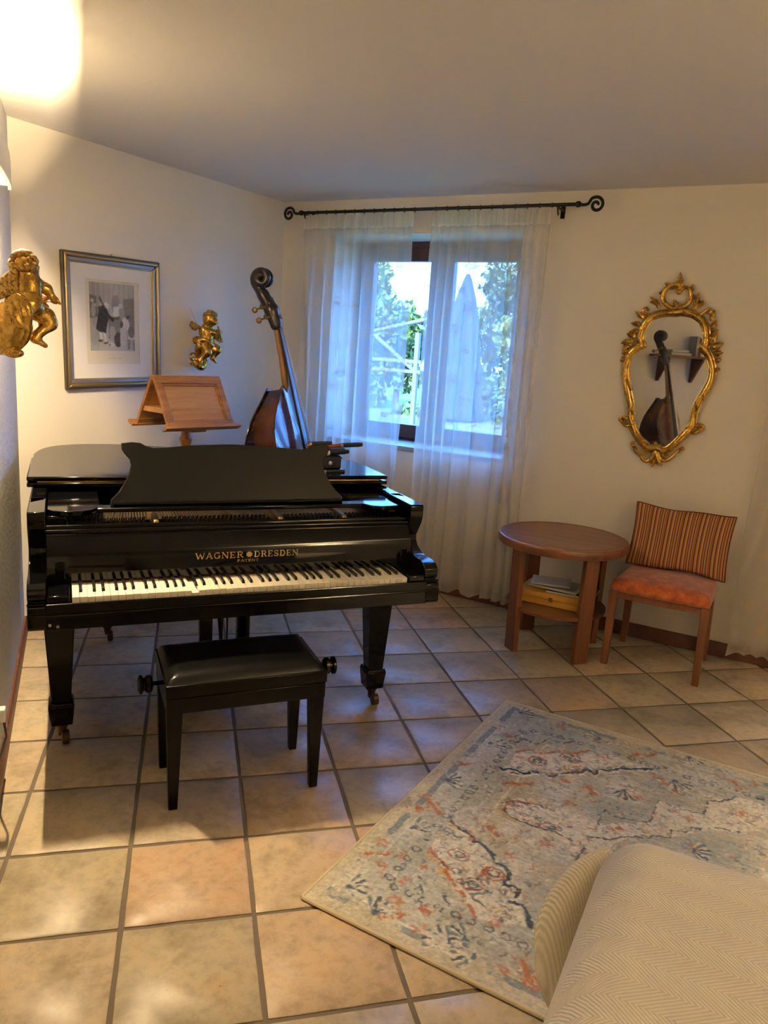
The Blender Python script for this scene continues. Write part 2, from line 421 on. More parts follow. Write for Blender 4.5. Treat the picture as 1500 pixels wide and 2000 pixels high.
def cone(a, b, ra, rb=None, k=None):
    rb = ra if rb is None else rb; a = np.array(a, np.float32); b = np.array(b, np.float32); ab = b-a; L = max(float(ab@ab), 1e-9)
    def f(p):
        t = np.clip(((p-a)@ab)/L, 0, 1); return np.linalg.norm(p - a - t[..., None]*ab, axis=-1) - (ra + (rb-ra)*t)
    r = max(ra, rb); d = dict(f=f, lo=np.minimum(a, b)-r, hi=np.maximum(a, b)+r)
    if k: d['k'] = k
    return d
def ell(c, r, rot=None, k=None):
    c = np.array(c, np.float32); r = np.array(r, np.float32); M = np.array(rot, np.float32) if rot is not None else np.eye(3, dtype=np.float32)
    def f(p):
        q = (p-c)@M/r; m = np.linalg.norm(q, axis=-1); return (m-1)*r.min()*np.where(m > 1, 1, 1)
    d = dict(f=f, lo=c-r.max(), hi=c+r.max())
    if k: d['k'] = k
    return d
def vnoise(x, y, seed):
    r = np.random.default_rng(seed); T = r.random((256, 256)); xi = np.floor(x).astype(int); yi = np.floor(y).astype(int)
    fx = x-xi; fy = y-yi; fx = fx*fx*(3-2*fx); fy = fy*fy*(3-2*fy)
    g = lambda a, b: T[a % 256, b % 256]
    return (g(xi, yi)*(1-fx)+g(xi+1, yi)*fx)*(1-fy) + (g(xi, yi+1)*(1-fx)+g(xi+1, yi+1)*fx)*fy
def fbm(x, y, seed, o=4):
    s = 0; a = .5; t = 0
    for i in range(o): s = s + a*vnoise(x*2**i, y*2**i, seed+i); t += a; a *= .55
    return s/t
def poly_mask(X, Y, P):
    ins = np.zeros(X.shape, bool); n = len(P)
    for i in range(n):
        (x0, y0), (x1, y1) = P[i], P[(i+1) % n]
        if y0 == y1: continue
        c = ((y0 > Y) != (y1 > Y)) & (X < (x1-x0)*(Y-y0)/(y1-y0)+x0); ins ^= c
    return ins
def line_dist(X, Y, P):
    d = np.full(X.shape, 9.)
    for (x0, y0), (x1, y1) in zip(P[:-1], P[1:]):
        dx, dy = x1-x0, y1-y0; L = dx*dx+dy*dy+1e-12
        t = np.clip(((X-x0)*dx+(Y-y0)*dy)/L, 0, 1); d = np.minimum(d, np.hypot(X-x0-t*dx, Y-y0-t*dy))
    return d
def copy_tree(o, parent=None):
    c = o.copy(); COL.objects.link(c); c.parent = parent
    if parent is not None: c.matrix_parent_inverse = o.matrix_parent_inverse.copy()
    for ch in list(o.children): copy_tree(ch, c)
    return c

# ================================================================== THE ROOM
def line_x(p, d, q, e):
    M = Matrix(((d.x, -e.x), (d.y, -e.y))); w = q-p; t = M.inverted() @ Vector((w.x, w.y)); return p + d*t[0]
D3 = line_x(C3, UPR, L0, UL)
E3 = C3 + UW*4.8; F3 = E3 + NW*5.6
N0 = L0 + UL*-0.22; N1 = N0 - NL*0.8; N2 = N1 - UL*2.6
ROOM = [D3, C3, E3, F3, N2, N1, N0]           # clockwise from above
def slab(name, a, b, th, z0=-.05, z1=H+.05, mat='wall_paint', ext0=0, ext1=0, kind='structure'):
    d = (b-a).normalized(); n = Vector((-d.y, d.x, 0))       # outward (room on the right-hand side)
    a2 = a - d*ext0; b2 = b + d*ext1
    mb = MB(); P = [a2, b2, b2+n*th, a2+n*th]
    mb.prism([(p.x, p.y) for p in P], lambda x, y: (x, y, z0), lambda x, y: (x, y, z1))
    o = mb.build(name, mat, angle=0); return tag(o, kind=kind)
slab('wall_back', D3, C3, .15, ext0=.0, ext1=.0)
slab('wall_left', N0, D3, .15, mat='left_plaster', ext0=0, ext1=.2)
slab('wall_niche', N1, N0, .12, ext1=-.0); slab('wall_corner', N2, N1, .15, ext0=.15, ext1=.12)
slab('wall_front', F3, N2, .15, ext0=.15, ext1=.15); slab('wall_side', E3, F3, .15)
# window wall with two openings
WT = .42
def ww_prism(mb, u0, u1, z0, z1, o0=0., o1=-WT):
    P = [on_window_wall(u0, o0, 0), on_window_wall(u1, o0, 0), on_window_wall(u1, o1, 0), on_window_wall(u0, o1, 0)]
    mb.prism([(p.x, p.y) for p in P], lambda x, y: (x, y, z0), lambda x, y: (x, y, z1)); return mb
W1 = (.42, 1.71, .90, 2.25); W2 = (3.72, 4.52, .90, 2.25)
mb = MB()
ww_prism(mb, -.20, W1[0], -.05, H+.05); ww_prism(mb, W1[0], W1[1], -.05, W1[2]); ww_prism(mb, W1[0], W1[1], W1[3], H+.05)
ww_prism(mb, W1[1], W2[0], -.05, H+.05); ww_prism(mb, W2[0], W2[1], -.05, W2[2]); ww_prism(mb, W2[0], W2[1], W2[3], H+.05); ww_prism(mb, W2[1], 5.0, -.05, H+.05)
tag(mb.build('wall_right', 'wall_paint', angle=0), kind='structure')
mb = MB(); P = ROOM
big = [D3+(-UPR-NL*.3)*.3, C3+Vector((-.1, .9, 0)), E3+UW*.3-NW*.3, F3+(UW+NW)*.3, N2+Vector((-.4, -.4, 0)), N1+Vector((-.4, .4, 0)), N0+Vector((-.3, .3, 0))]
mb.prism([(p.x, p.y) for p in reversed(big)], lambda x, y: (x, y, H), lambda x, y: (x, y, H+.12))
tag(mb.build('ceiling', 'ceiling_paint', angle=0), kind='structure')
mb = MB(); mb.prism([(p.x, p.y) for p in reversed(big)], lambda x, y: (x, y, -.12), lambda x, y: (x, y, -.0045))
floor = tag(mb.build('floor', 'grout', angle=0), kind='structure')
# tiles
def clip(poly, p, n):
    out = []; m = len(poly)
    for i in range(m):
        a, b = poly[i], poly[(i+1) % m]; da = (a-p).dot(n); db = (b-p).dot(n)
        if da >= 0: out.append(a)
        if (da >= 0) != (db >= 0): out.append(a + (b-a)*(da/(da-db)))
    return out
TS = .35; gap = .0068
def tile_mesh(poly2, z1=0., z0=-.006, seed=0):
    mb = MB(); r = random.Random(seed); n = len(poly2)
    rough = []
    for i in range(n):                                    # slightly uneven hand-made edge
        a, b = poly2[i], poly2[(i+1) % n]; m = 5 if (b-a).length > .2 else 1
        for k in range(m):
            q = a.lerp(b, k/m); rough.append((q.x + r.uniform(-.0014, .0014), q.y + r.uniform(-.0014, .0014)))
    top = inset(rough, .004)
    N = len(rough)
    V = [(x, y, z0) for x, y in rough] + [(x, y, z1-.0022) for x, y in rough] + [(q[0], q[1], z1) for q in top]
    F = [(i, (i+1) % N, N+(i+1) % N, N+i) for i in range(N)] + [(N+i, N+(i+1) % N, 2*N+(i+1) % N, 2*N+i) for i in range(N)] + [tuple(range(2*N, 3*N))]
    me = bpy.data.meshes.new('tile'); me.from_pydata(V, [], F); me.update(); me.shade_smooth(); me.set_sharp_from_angle(angle=rad(50)); me.materials.append(MATS['tile']); return me
full = [tile_mesh([Vector((-TS/2+gap, -TS/2+gap)), Vector((TS/2-gap, -TS/2+gap)), Vector((TS/2-gap, TS/2-gap)), Vector((-TS/2+gap, TS/2-gap))], seed=s) for s in range(6)]
v2 = lambda v: Vector((v.x, v.y))
for i in range(-5, 14):
    for j in range(-12, 11):
        c = Vector(((i+.5)*TS, (j+.5)*TS)); h = TS/2-gap
        sq = [c+Vector((-h, -h)), c+Vector((h, -h)), c+Vector((h, h)), c+Vector((-h, h))]
        pl = [(C3, NW), (C3, NPR), (E3, -UW), (F3, -NW)]
        pl.append((L0, NL) if c.y > -.22 else (N1, NL))
        if c.y <= -.22: pl.append((N2, Vector(((F3-N2).y*-1, (F3-N2).x, 0)).normalized()))
        q = sq
        for p, n in pl:
            if q: q = clip(q, v2(p)+v2(n)*.004, v2(n))
        if len(q) < 3: continue
        area = abs(sum(q[k].x*q[(k+1) % len(q)].y - q[(k+1) % len(q)].x*q[k].y for k in range(len(q))))/2
        if area < .0015: continue
        if area > .999*(2*h)**2: me = full[random.randrange(6)]
        else:
            q2 = [a for k, a in enumerate(q) if (a - q[k-1]).length > .004]
            if len(q2) < 3: continue
            me = tile_mesh([a - c for a in q2], seed=i*31+j)
        o = bpy.data.objects.new('tile', me); COL.objects.link(o); o.parent = floor
        o.location = (c.x, c.y, random.uniform(-.0006, .0004))
# skirting boards
def skirting(name, a, b, h, th, n):
    mb = MB(); d = (b-a).normalized()
    for s in (0,):
        prof = [(0, 0), (th, 0), (th, h-.012), (th*.55, h), (0, h)]
        mb.prism([(p, q) for p, q in prof], lambda p, q: tuple(b + n*p + Vector((0, 0, q))), lambda p, q: tuple(a + n*p + Vector((0, 0, q))))
    return tag(mb.build(name, 'skirting_wood', angle=30), kind='structure')
skirting('baseboard_left', N0, D3, .075, .015, NL)
skirting('baseboard_back', D3, C3, .075, .014, NPR)
skirting('baseboard_right', C3, E3, .08, .014, NW)
skirting('baseboard_side', E3, F3, .08, .014, -UW)

# window_1: dark wooden casement set deep in the wall
def window(name, W, fo, mid=True, sill=True):
    root = empty(name, C3, AW); root['kind'] = 'structure'
    u0, u1, z0, z1 = W; y0, y1 = fo, fo+.06           # local y points outwards
    fw = .055
    mb = MB(); mb.box(u0, u0+fw, y0, y1+.02, z0, z1); mb.box(u1-fw, u1, y0, y1+.02, z0, z1)
    mb.box(u0+fw, u1-fw, y0, y1+.02, z1-fw, z1); mb.box(u0+fw, u1-fw, y0, y1+.02, z0, z0+fw)
    mb.build('frame', 'window_wood', root, bevel=.004)
    um = (u0+u1)/2; sw = .085
    for k, (a, b) in enumerate(((u0+fw-.012, um+.002), (um-.002+.004, u1-fw+.012))):
        mb = MB(); za, zb = z0+fw-.012, z1-fw+.012; ys = y0-.022
        mb.box(a, a+sw, ys, y0+.04, za, zb); mb.box(b-sw, b, ys, y0+.04, za, zb)
        mb.box(a+sw, b-sw, ys, y0+.04, zb-sw, zb); mb.box(a+sw, b-sw, ys, y0+.04, za, za+sw+.01)
        s = mb.build('sash', 'window_wood', root, bevel=.006)
        g = MB(); g.box(a+sw-.008, b-sw+.008, y0+.006, y0+.012, za+sw-.008, zb-sw+.008); g.build('pane', 'pane_glass', s, angle=0)
    h = MB(); h.box(um-.014, um+.014, ys-.008, ys, (z0+z1)/2-.09, (z0+z1)/2+.01); h.tube([(um, ys-.03, (z0+z1)/2-.03), (um, ys-.032, (z0+z1)/2-.13)], .008, 8)
    h.tube([(um, ys, (z0+z1)/2-.03), (um, ys-.034, (z0+z1)/2-.03)], .007, 8); h.build('handle', 'brass_dull', root)
    if sill:
        s = MB(); s.box(u0-.0, u1+.0, -.012, fo+.005, z0, z0+.028); s.build('sill', 'sill_stone', root, bevel=.004)
    return root
window('window_1', W1, .32)
window('unseen_window', W2, .32)  # unseen second window behind the right curtain, added to light the room

# ================================================================== THE GARDEN
gz = -.25
mb = MB(); P = [on_window_wall(-60, -.5, 0), on_window_wall(40, -.5, 0), on_window_wall(40, -60, 0), on_window_wall(-60, -60, 0)]
mb.prism([(p.x, p.y) for p in P], lambda x, y: (x, y, gz-.3), lambda x, y: (x, y, gz))
tag(mb.build('lawn', 'grass', angle=0), kind='structure')
mb = MB(); P = [on_window_wall(-14, -4.2, 0), on_window_wall(9, -4.2, 0), on_window_wall(9, -11, 0), on_window_wall(-14, -11, 0)]
mb.prism([(p.x, p.y) for p in P], lambda x, y: (x, y, gz), lambda x, y: (x, y, gz+.35))
tag(mb.build('terrace', 'patio', angle=0), kind='structure')
# closed garden parasol
pr = empty('garden_parasol', on_window_wall(-.90, -5.2, gz+.35), 0, 'tall closed garden parasol with blue folded cloth outside the window', 'parasol')
mb = MB(); prof = [(.02, 2.46), (.05, 2.40), (.12, 2.15), (.19, 1.8), (.25, 1.3), (.31, .85), (.36, .58), (.34, .55)]
V = []; n = 36
for r, z in prof:
    for k in range(n):
        a = 2*math.pi*k/n; rr = r*(1+.13*math.cos(9*a)*(1 if r > .06 else 0)); V.append((rr*math.cos(a), rr*math.sin(a), z))
F = [(i*n+(k+1) % n, i*n+k, (i+1)*n+k, (i+1)*n+(k+1) % n) for i in range(len(prof)-1) for k in range(n)] + [tuple(range(n)), tuple(range((len(prof)-1)*n+n-1, (len(prof)-1)*n-1, -1))]
mb.add(V, F).build('canopy', 'parasol_cloth', pr)
MB().lathe([(.025, .04), (.025, .6)], 12).build('pole', 'steel', pr); MB().lathe([(.3, 0), (.3, .05), (.05, .07), (.04, .15)], 20).build('base', 'plastic_dark', pr)
# pale timber arbour
ar = empty('garden_arbour', on_window_wall(-4.0, -8.2, gz+.35), AW, 'pale timber garden arbour with crossed braces and sloping top beam', 'arbour')
for x in (-1.0, .9): MB().box(x-.04, x+.04, -.04, .04, 0, 1.75).build('post', 'timber_pale', ar)
for z in (1.06, 1.24): MB().box(-1.1, 1.0, -.03, .03, z-.03, z+.03).build('rail', 'timber_pale', ar)
for a, b in (((-1.0, 1.05), (-.05, 1.7)), ((-.05, 1.7), (.9, 1.05)), ((-1.3, 1.45), (1.1, 2.0))):
    MB().tube([(a[0], 0, a[1]), (b[0], 0, b[1])], .035, 6).build('brace', 'timber_pale', ar)
def tree(u, off, h, r, mat, label, nleaf, trunk=True, low=.0, name='garden_tree'):
    t = empty(name, on_window_wall(u, -off, gz), random.uniform(0, 6), label, 'tree', 'trees in the garden outside the window')
    if trunk: MB().tube([(0, 0, 0), (.04, .02, h*.4), (0, .05, h*.8)], [r*.10, r*.07, r*.03], 8).build('trunk', 'bark', t)
    rs = np.random.default_rng(int(abs(u)*100+off))
    nb = 12; bc = np.stack([rs.normal(0, .42*r, nb), rs.normal(0, .42*r, nb), low+(h-low)*rs.random(nb)**.8], 1); br = r*rs.uniform(.35, .6, nb)
    k = rs.integers(0, nb, nleaf); d = rs.normal(size=(nleaf, 3)); d /= np.linalg.norm(d, axis=1)[:, None]
    c = bc[k] + d*(br[k]*rs.uniform(.6, 1.05, nleaf))[:, None]; c[:, 2] = np.maximum(c[:, 2], .05)
    a = rs.normal(size=(nleaf, 3)); a /= np.linalg.norm(a, axis=1)[:, None]; b = np.cross(a, rs.normal(size=(nleaf, 3))); b /= np.linalg.norm(b, axis=1)[:, None]
    s = rs.uniform(.05, .11, nleaf)[:, None]*(1+r*.15)
    V = np.stack([c-a*s, c+b*s*.55, c+a*s, c-b*s*.55], 1).reshape(-1, 3); Q = np.arange(nleaf*4).reshape(-1, 4)
    raw_mesh('foliage', V, Q, None, mat, t, smooth=False)
tree(-9.2, 16.2, 4.0, 1.3, 'leaf_b', 'light green leafy tree at the left of the window view', 5200)
tree(-5.5, 11.9, 2.5, .95, 'leaf_a', 'mid green bush seen in the gap between the curtains', 5600, name='garden_bush')
tree(-5.6, 18.0, 4.3, 1.5, 'leaf_c', 'darker green tree behind the parasol at mid window', 5200)
tree(-2.2, 13.2, 3.0, 1.05, 'leaf_b', 'pale green tree at the right of the parasol', 5000)
tree(-13.5, 16.0, 4.0, 1.5, 'leaf_a', 'green tree farthest left beyond the window', 4200)
tree(1.6, 15.5, 3.8, 1.4, 'leaf_c', 'green tree beyond the right edge of the window', 3600)

# ================================================================== GRAND PIANO
PIANO_O = Vector((.384, .39, 0)); PIANO_A = rad(8.5)
pno = empty('grand_piano', PIANO_O, PIANO_A, 'black lacquered grand piano with open keyboard and raised music desk', 'piano')
HW = .72
def rim_outline(hw, y_front, grow=0.):
    """counter-clockwise plan outline: straight bass side left, rounded tail, S-shaped bent side"""
    bent = [(hw, .82), (hw-.012, .98), (.655, 1.10), (.56, 1.21), (.42, 1.31), (.26, 1.41), (.10, 1.50), (-.06, 1.585), (-.20, 1.655), (-.33, 1.695), (-.45, 1.70), (-.56, 1.672), (-.645, 1.605), (-.695, 1.50), (-hw, 1.36)]
    b = [(p.x, p.y) for p in catmull([(x, y, 0) for x, y in bent], 4)]
    P = [(-hw, y_front), (hw, y_front)] + b
    return [(q[0], q[1]) for q in inset(P, -grow)] if grow else P
RIM_Z0, RIM_Z1 = .635, .945
out = rim_outline(HW, .34); inn = inset(out, .055)
n = len(out); V = []
for z in (RIM_Z0, RIM_Z1-.006): V += [(p[0], p[1], z) for p in out]
V += [(p[0]*1.0, p[1], RIM_Z1) for p in inset(out, .006)]
V += [(p[0], p[1], RIM_Z1) for p in inset(out, .049)]
V += [(p[0], p[1], RIM_Z1-.006) for p in inn] + [(p[0], p[1], RIM_Z0) for p in inn]
F = []
for k in range(5):
    for i in range(n):
        if i == 0: continue                                     # open at the front, closed by the nameboard
        j = (i+1) % n; F.append((k*n+i, k*n+j, (k+1)*n+j, (k+1)*n+i))
link_mesh('rim', V, F, 'lacquer', pno, angle=30)
mb = MB(); mb.prism([(p[0], p[1]) for p in inset(out, .02)], lambda x, y: (x, y, .625), lambda x, y: (x, y, .65)); mb.build('soundboard', 'lacquer_matte', pno)
pl_in = [(p[0], p[1]) for p in inset(out, .07)]
mb = MB(); mb.prism(pl_in, lambda x, y: (x, y, .845), lambda x, y: (x, y, .858)); mb.build('iron_plate', 'plate_bronze', pno)
# beams under the case
mb = MB(); mb.box(-.60, .60, .62, .70, .56, .63); mb.tube([(-.5, .7, .6), (-.35, 1.55, .6)], .035, 6); mb.tube([(.45, .7, .6), (-.25, 1.5, .6)], .035, 6); mb.build('under_brace', 'lacquer_matte', pno)
# arms with scrolled profile
arm = [(.42, .945), (.182, .945), (.177, .938), (.177, .90), (.185, .872), (.208, .838), (.226, .812), (.224, .792), (.205, .772), (.165, .756), (.11, .7515), (.06, .7515), (.030, .746), (.012, .730), (.008, .712), (.012, .696), (.022, .690), (.022, .684), (.004, .680), (-.006, .672), (-.006, .655), (-.010, .650), (-.012, .61), (-.004, .600), (.42, .600)]
for s in (-1, 1):
    x0, x1 = (-HW, -HW+.056) if s < 0 else (HW-.056, HW)
    mb = MB(); mb.prism(arm, lambda y, z: (x0, y, z), lambda y, z: (x1, y, z)); a = mb.build('arm', 'lacquer', pno, angle=28, bevel=.004)
    g = MB(); g.tube([(x0-.001, .004, .684), (x1+.001, .004, .684)], .004, 8); g.tube([(x0-.001, -.008, .652), (x1+.001, -.008, .652)], .0035, 8); g.build('bead', 'lacquer', a)
# key bed, slip, blocks
MB().box(-HW+.05, HW-.05, -.008, .50, .598, .648).build('keybed', 'lacquer', pno, bevel=.003)
mb = MB(); mb.box(-HW+.056, HW-.056, -.010, .004, .650, .682); mb.tube([(-HW+.056, -.010, .650), (HW-.056, -.010, .650)], .0045, 8); mb.tube([(-HW+.056, -.005, .682), (HW-.056, -.005, .682)], .004, 8); mb.build('key_slip', 'lacquer_worn', pno)
for s in (-1, 1):
    a, b = sorted((s*.594, s*(HW-.057)))
    k = MB().box(a, b, .004, .22, .648, .708).build('key_block', 'lacquer', pno, bevel=.006)
    k2 = MB().box(a+.020, b-.006, .150, .22, .70, .785).build('cheek_block', 'lacquer', k, bevel=.01)
# 85 keys, A to A
KW = 1.176/50; KX0 = -1.176/2
white_me = {}
def key_white(i, dz):
    mb = MB(); w = KW-.0011
    mb.box(KX0+i*KW+.0005, KX0+i*KW+.0005+w, .0, .20, .681, .7035); o = mb.build('white_key', 'ivory', pno, bevel=.0012, angle=30)
    o.location.z = dz; return o
notes = 'AB' + 'CDEFGAB'*6 + 'CDEFGA'
assert len(notes) == 50
for i, nt in enumerate(notes):
    key_white(i, -.0085 if i == 16 else random.uniform(-.0006, .0006))
    if nt in 'CDFGA' and i < 49:
        xc = KX0+(i+1)*KW + {'C': -.0022, 'D': .0022, 'F': -.003, 'G': 0, 'A': .003}[nt]
        mb = MB(); w0, w1 = .0052, .0043
        mb.add([(xc-w0, .046, .703), (xc+w0, .046, .703), (xc+w0, .20, .703), (xc-w0, .20, .703), (xc-w1, .054, .7145), (xc+w1, .054, .7145), (xc+w1, .20, .7155), (xc-w1, .20, .7155)],
               [(0,3,2,1),(4,5,6,7),(0,1,5,4),(1,2,6,5),(2,3,7,6),(3,0,4,7)])
        mb.build('black_key', 'ebony', pno, bevel=.0015, angle=30)
MB().box(-.59, .59, .148, .158, .703, .7055).build('key_felt', 'felt_red', pno)
# fallboard (tilted, polished) and nameboard mouldings
fb = [(.152, .7085), (.166, .7065), (.224, .868), (.216, .874), (.198, .868), (.186, .852), (.168, .828), (.155, .805), (.152, .79)]
mb = MB(); mb.prism(fb, lambda y, z: (-HW+.057, y, z), lambda y, z: (HW-.057, y, z)); fbo = mb.build('fallboard', 'lacquer_fallboard', pno, angle=25)
for y, z, r in ((.196, .858, .006), (.200, .872, .0075), (.214, .884, .008)):
    MB().tube([(-HW+.056, y, z), (HW-.056, y, z)], r, 10).build('nameboard_moulding', 'lacquer', pno)
MB().box(-HW+.056, HW-.056, .206, .235, .84, .887).build('nameboard', 'lacquer', pno, bevel=.004)
# lettering in gilt
def letters(txt, size, loc, rx, parent, mat, offset=.0, space=1.0, name='lettering', sx=1.):
    cu = bpy.data.curves.new('txt', 'FONT'); cu.body = txt; cu.size = size; cu.align_x = 'CENTER'; cu.offset = offset; cu.space_character = space; cu.extrude = .0003
    to = bpy.data.objects.new('txt', cu); COL.objects.link(to)
    dg = bpy.context.evaluated_depsgraph_get(); me = bpy.data.meshes.new_from_object(to.evaluated_get(dg))
    bpy.data.objects.remove(to); bpy.data.curves.remove(cu)
    me.materials.clear(); me.name = name
    o = link_data(name, me, mat, parent, angle=0); o.location = loc; o.rotation_euler = (rx, 0, 0); o.scale.x = sx; return o
# the fallboard face between (.160,.735) and (.186,.838)
tilt = math.atan2(.176-.160, .795-.735)
def fb_pt(z): return .152
def serif_word(word, x0, x1, z0, z1, name):
    """slab-serif capitals drawn as strokes on the fallboard"""
    W = {'W': 1.35, 'M': 1.2, 'N': 1.08, 'A': 1.05, 'G': 1.05, 'D': 1.05, 'R': 1.05, 'E': .92, 'S': .86, 'P': .95, 'T': .95}
    def arc(cx, cy, rx, ry, a0, a1, n=9): return [(cx+rx*math.cos(a0+(a1-a0)*i/n), cy+ry*math.sin(a0+(a1-a0)*i/n)) for i in range(n+1)]
    p = math.pi
    G = {'W': [([(.02, 1), (.27, 0)], 1), ([(.27, 0), (.5, .85)], .5), ([(.5, .85), (.73, 0)], 1), ([(.73, 0), (.98, 1)], .5), ([(-.06, .97), (.14, .97)], .4), ([(.86, .97), (1.06, .97)], .4)],
         'A': [([(.1, 0), (.5, 1)], .5), ([(.5, 1), (.9, 0)], 1), ([(.25, .33), (.76, .33)], .4), ([(-.02, .03), (.24, .03)], .4), ([(.72, .03), (1.04, .03)], .4)],
         'G': [(arc(.5, .5, .42, .47, p*.3, p*1.75, 14), .9), ([(.86, .44), (.86, .08)], .9), ([(.6, .44), (1.0, .44)], .4), ([(.8, .98), (.8, .72)], .4)],
         'N': [([(.12, 0), (.12, 1)], .5), ([(.12, 1), (.86, 0)], 1), ([(.86, 0), (.86, 1)], .5), ([(-.04, .03), (.28, .03)], .4), ([(.70, .97), (1.02, .97)], .4), ([(-.04, .97), (.16, .97)], .4)],
         'E': [([(.2, 0), (.2, 1)], 1), ([(0, .97), (.88, .97)], .45), ([(0, .03), (.9, .03)], .45), ([(.2, .5), (.66, .5)], .45), ([(.86, .97), (.86, .74)], .4), ([(.9, .03), (.9, .28)], .4), ([(.64, .62), (.64, .38)], .4)],
         'R': [([(.2, 0), (.2, 1)], 1), ([(0, .97), (.5, .97)], .45), (arc(.46, .74, .36, .23, p/2, -p/2, 8), .8), ([(.2, .5), (.5, .5)], .45), ([(.5, .5), (.88, .03)], .9), ([(0, .03), (.4, .03)], .4), ([(.78, .03), (1.04, .03)], .4)],
         'D': [([(.2, 0), (.2, 1)], 1), ([(0, .97), (.46, .97)], .45), ([(0, .03), (.46, .03)], .45), (arc(.42, .5, .48, .47, p/2, -p/2, 10), .95)],
         'S': [(arc(.48, .74, .34, .23, p*.15, p*1.5, 9) + arc(.5, .27, .36, .24, p*.5, -p*.85, 9), .85), ([(.84, .98), (.84, .7)], .4), ([(.1, .02), (.1, .32)], .4)],
         'P': [([(.2, 0), (.2, 1)], 1), ([(0, .97), (.5, .97)], .45), (arc(.46, .72, .38, .25, p/2, -p/2, 8), .8), ([(.2, .47), (.5, .47)], .45), ([(0, .03), (.42, .03)], .4)],
         'T': [([(.5, 0), (.5, 1)], 1), ([(.02, .97), (.98, .97)], .45), ([(.04, .97), (.04, .72)], .4), ([(.96, .97), (.96, .72)], .4), ([(.3, .03), (.7, .03)], .4)]}
    tot = sum(W[c] for c in word)+.22*(len(word)-1); u = (x1-x0)/tot; h = z1-z0; x = x0
    for c in word:
        w = W[c]*u; mb = MB()
        for pts, th in G[c]:
            hw = th*h*.095
            Q = [Vector((x + a*w, z0 + b*h)) for a, b in pts]
            for a, b in zip(Q[:-1], Q[1:]):
                d = b-a; d = d.normalized(); nn = Vector((-d.y, d.x))*hw; a2 = a-d*hw*.4; b2 = b+d*hw*.4
                q = [a2-nn, b2-nn, b2+nn, a2+nn]
                V = [(v.x, fb_pt(v.y)-.0012, v.y) for v in q] + [(v.x, fb_pt(v.y)+.002, v.y) for v in q]
                mb.add(V, [(0,1,2,3),(7,6,5,4),(0,4,5,1),(1,5,6,2),(2,6,7,3),(3,7,4,0)])
        mb.build('gilt_letter', 'gilt_letter', fbo, angle=0)
        x += w + .22*u
serif_word('WAGNER', -.176, -.006, .768, .790, 'w'); serif_word('DRESDEN', .034, .200, .768, .790, 'd'); serif_word('PATENT', -.028, .051, .7525, .761, 'p')
mb = MB()                                                           # round gilt medallion between the words
for k in range(16):
    a = 2*math.pi*k/16; r0, r1 = .0035, .0125 if k % 2 else .010
    x, z = .0155 + r1*math.cos(a), .779 + r1*math.sin(a); wx, wz = -.0022*math.sin(a), .0022*math.cos(a)
    q = [(.0155+wx, .779+wz), (.0155-wx, .779-wz), (x-wx*.6, z-wz*.6), (x+wx*.6, z+wz*.6)]
    mb.add([(p_[0], fb_pt(p_[1])-.0012, p_[1]) for p_ in q], [(0, 1, 2, 3)])
mb.ball((.0155, fb_pt(.779), .779), (.006, .002, .006), 6); mb.build('gilt_medallion', 'gilt_letter', fbo, angle=0)
# tuning pins, strings, plate struts seen through the slot under the desk
MB().box(-.64, .64, .235, .46, .80, .846).build('pin_block', 'lacquer_matte', pno)
mb = MB()
for i in range(150):
    x = -.60 + 1.2*i/149
    if abs(x+.30) < .03 or abs(x-.16) < .03: continue
    for r in range(2): mb.tube([(x+.002*r, .30+.05*r+.012*(i % 2), .855), (x+.002*r, .297+.05*r+.012*(i % 2), .882)], .003, 5)
tag(mb.build('tuning_pins', 'pin_metal', pno), kind='stuff')
mb = MB()
for i in range(110):
    x = -.60 + 1.18*i/109
    mb.tube([(x, .36, .876), (x*.9-.02, .62, .874)], .0009 if x > -.3 else .0018, 4, cap=False)
tag(mb.build('strings', 'string_metal', pno), kind='stuff')
for x in (-.30, .16, .42):
    mb = MB(); mb.add([(x-.012, .25, .858), (x+.012, .25, .858), (x+.012, .60, .858), (x-.012, .60, .858), (x-.009, .27, .888), (x+.009, .27, .888), (x+.009, .60, .90), (x-.009, .60, .90)], [(0,3,2,1),(4,5,6,7),(0,1,5,4),(1,2,6,5),(2,3,7,6),(3,0,4,7)])
    mb.build('plate_strut', 'brass_dull', pno, bevel=.003)
MB().box(-.06, .05, .245, .262, .858, .872).build('brass_plaque', 'brass', pno, bevel=.002)
# lid: long lid, front flap folded back on top of it
def lid_poly(grow, y0): return [(p[0], p[1]) for p in rim_outline(HW+grow, y0)]
def grown(y0, g):
    P = rim_outline(HW, y0); return [(q[0], q[1]) for q in inset(P, -g)]
lp = grown(.62, .016)
mb = MB(); mb.prism(lp, lambda x, y: (x, y, .9475), lambda x, y: (x, y, .964)); lid = mb.build('lid', 'lacquer', pno, angle=30, bevel=.005)
mb = MB(); mb.prism([(-.736, .605), (.736, .605), (.736, .90), (.722, 1.045), (-.736, 1.085)], lambda x, y: (x, y, .9705), lambda x, y: (x, y, .988)); mb.build('lid_flap', 'lacquer', pno, angle=30, bevel=.005)
mb = MB(); mb.tube([(-.70, .612, .967), (.70, .612, .967)], .0035, 8); mb.build('hinge', 'brass', lid)
for s in (-1, 1): MB().box(s*.715-.02, s*.715+.02, .63, .66, .9452, .9475).build('lid_buffer', 'felt_red', lid)
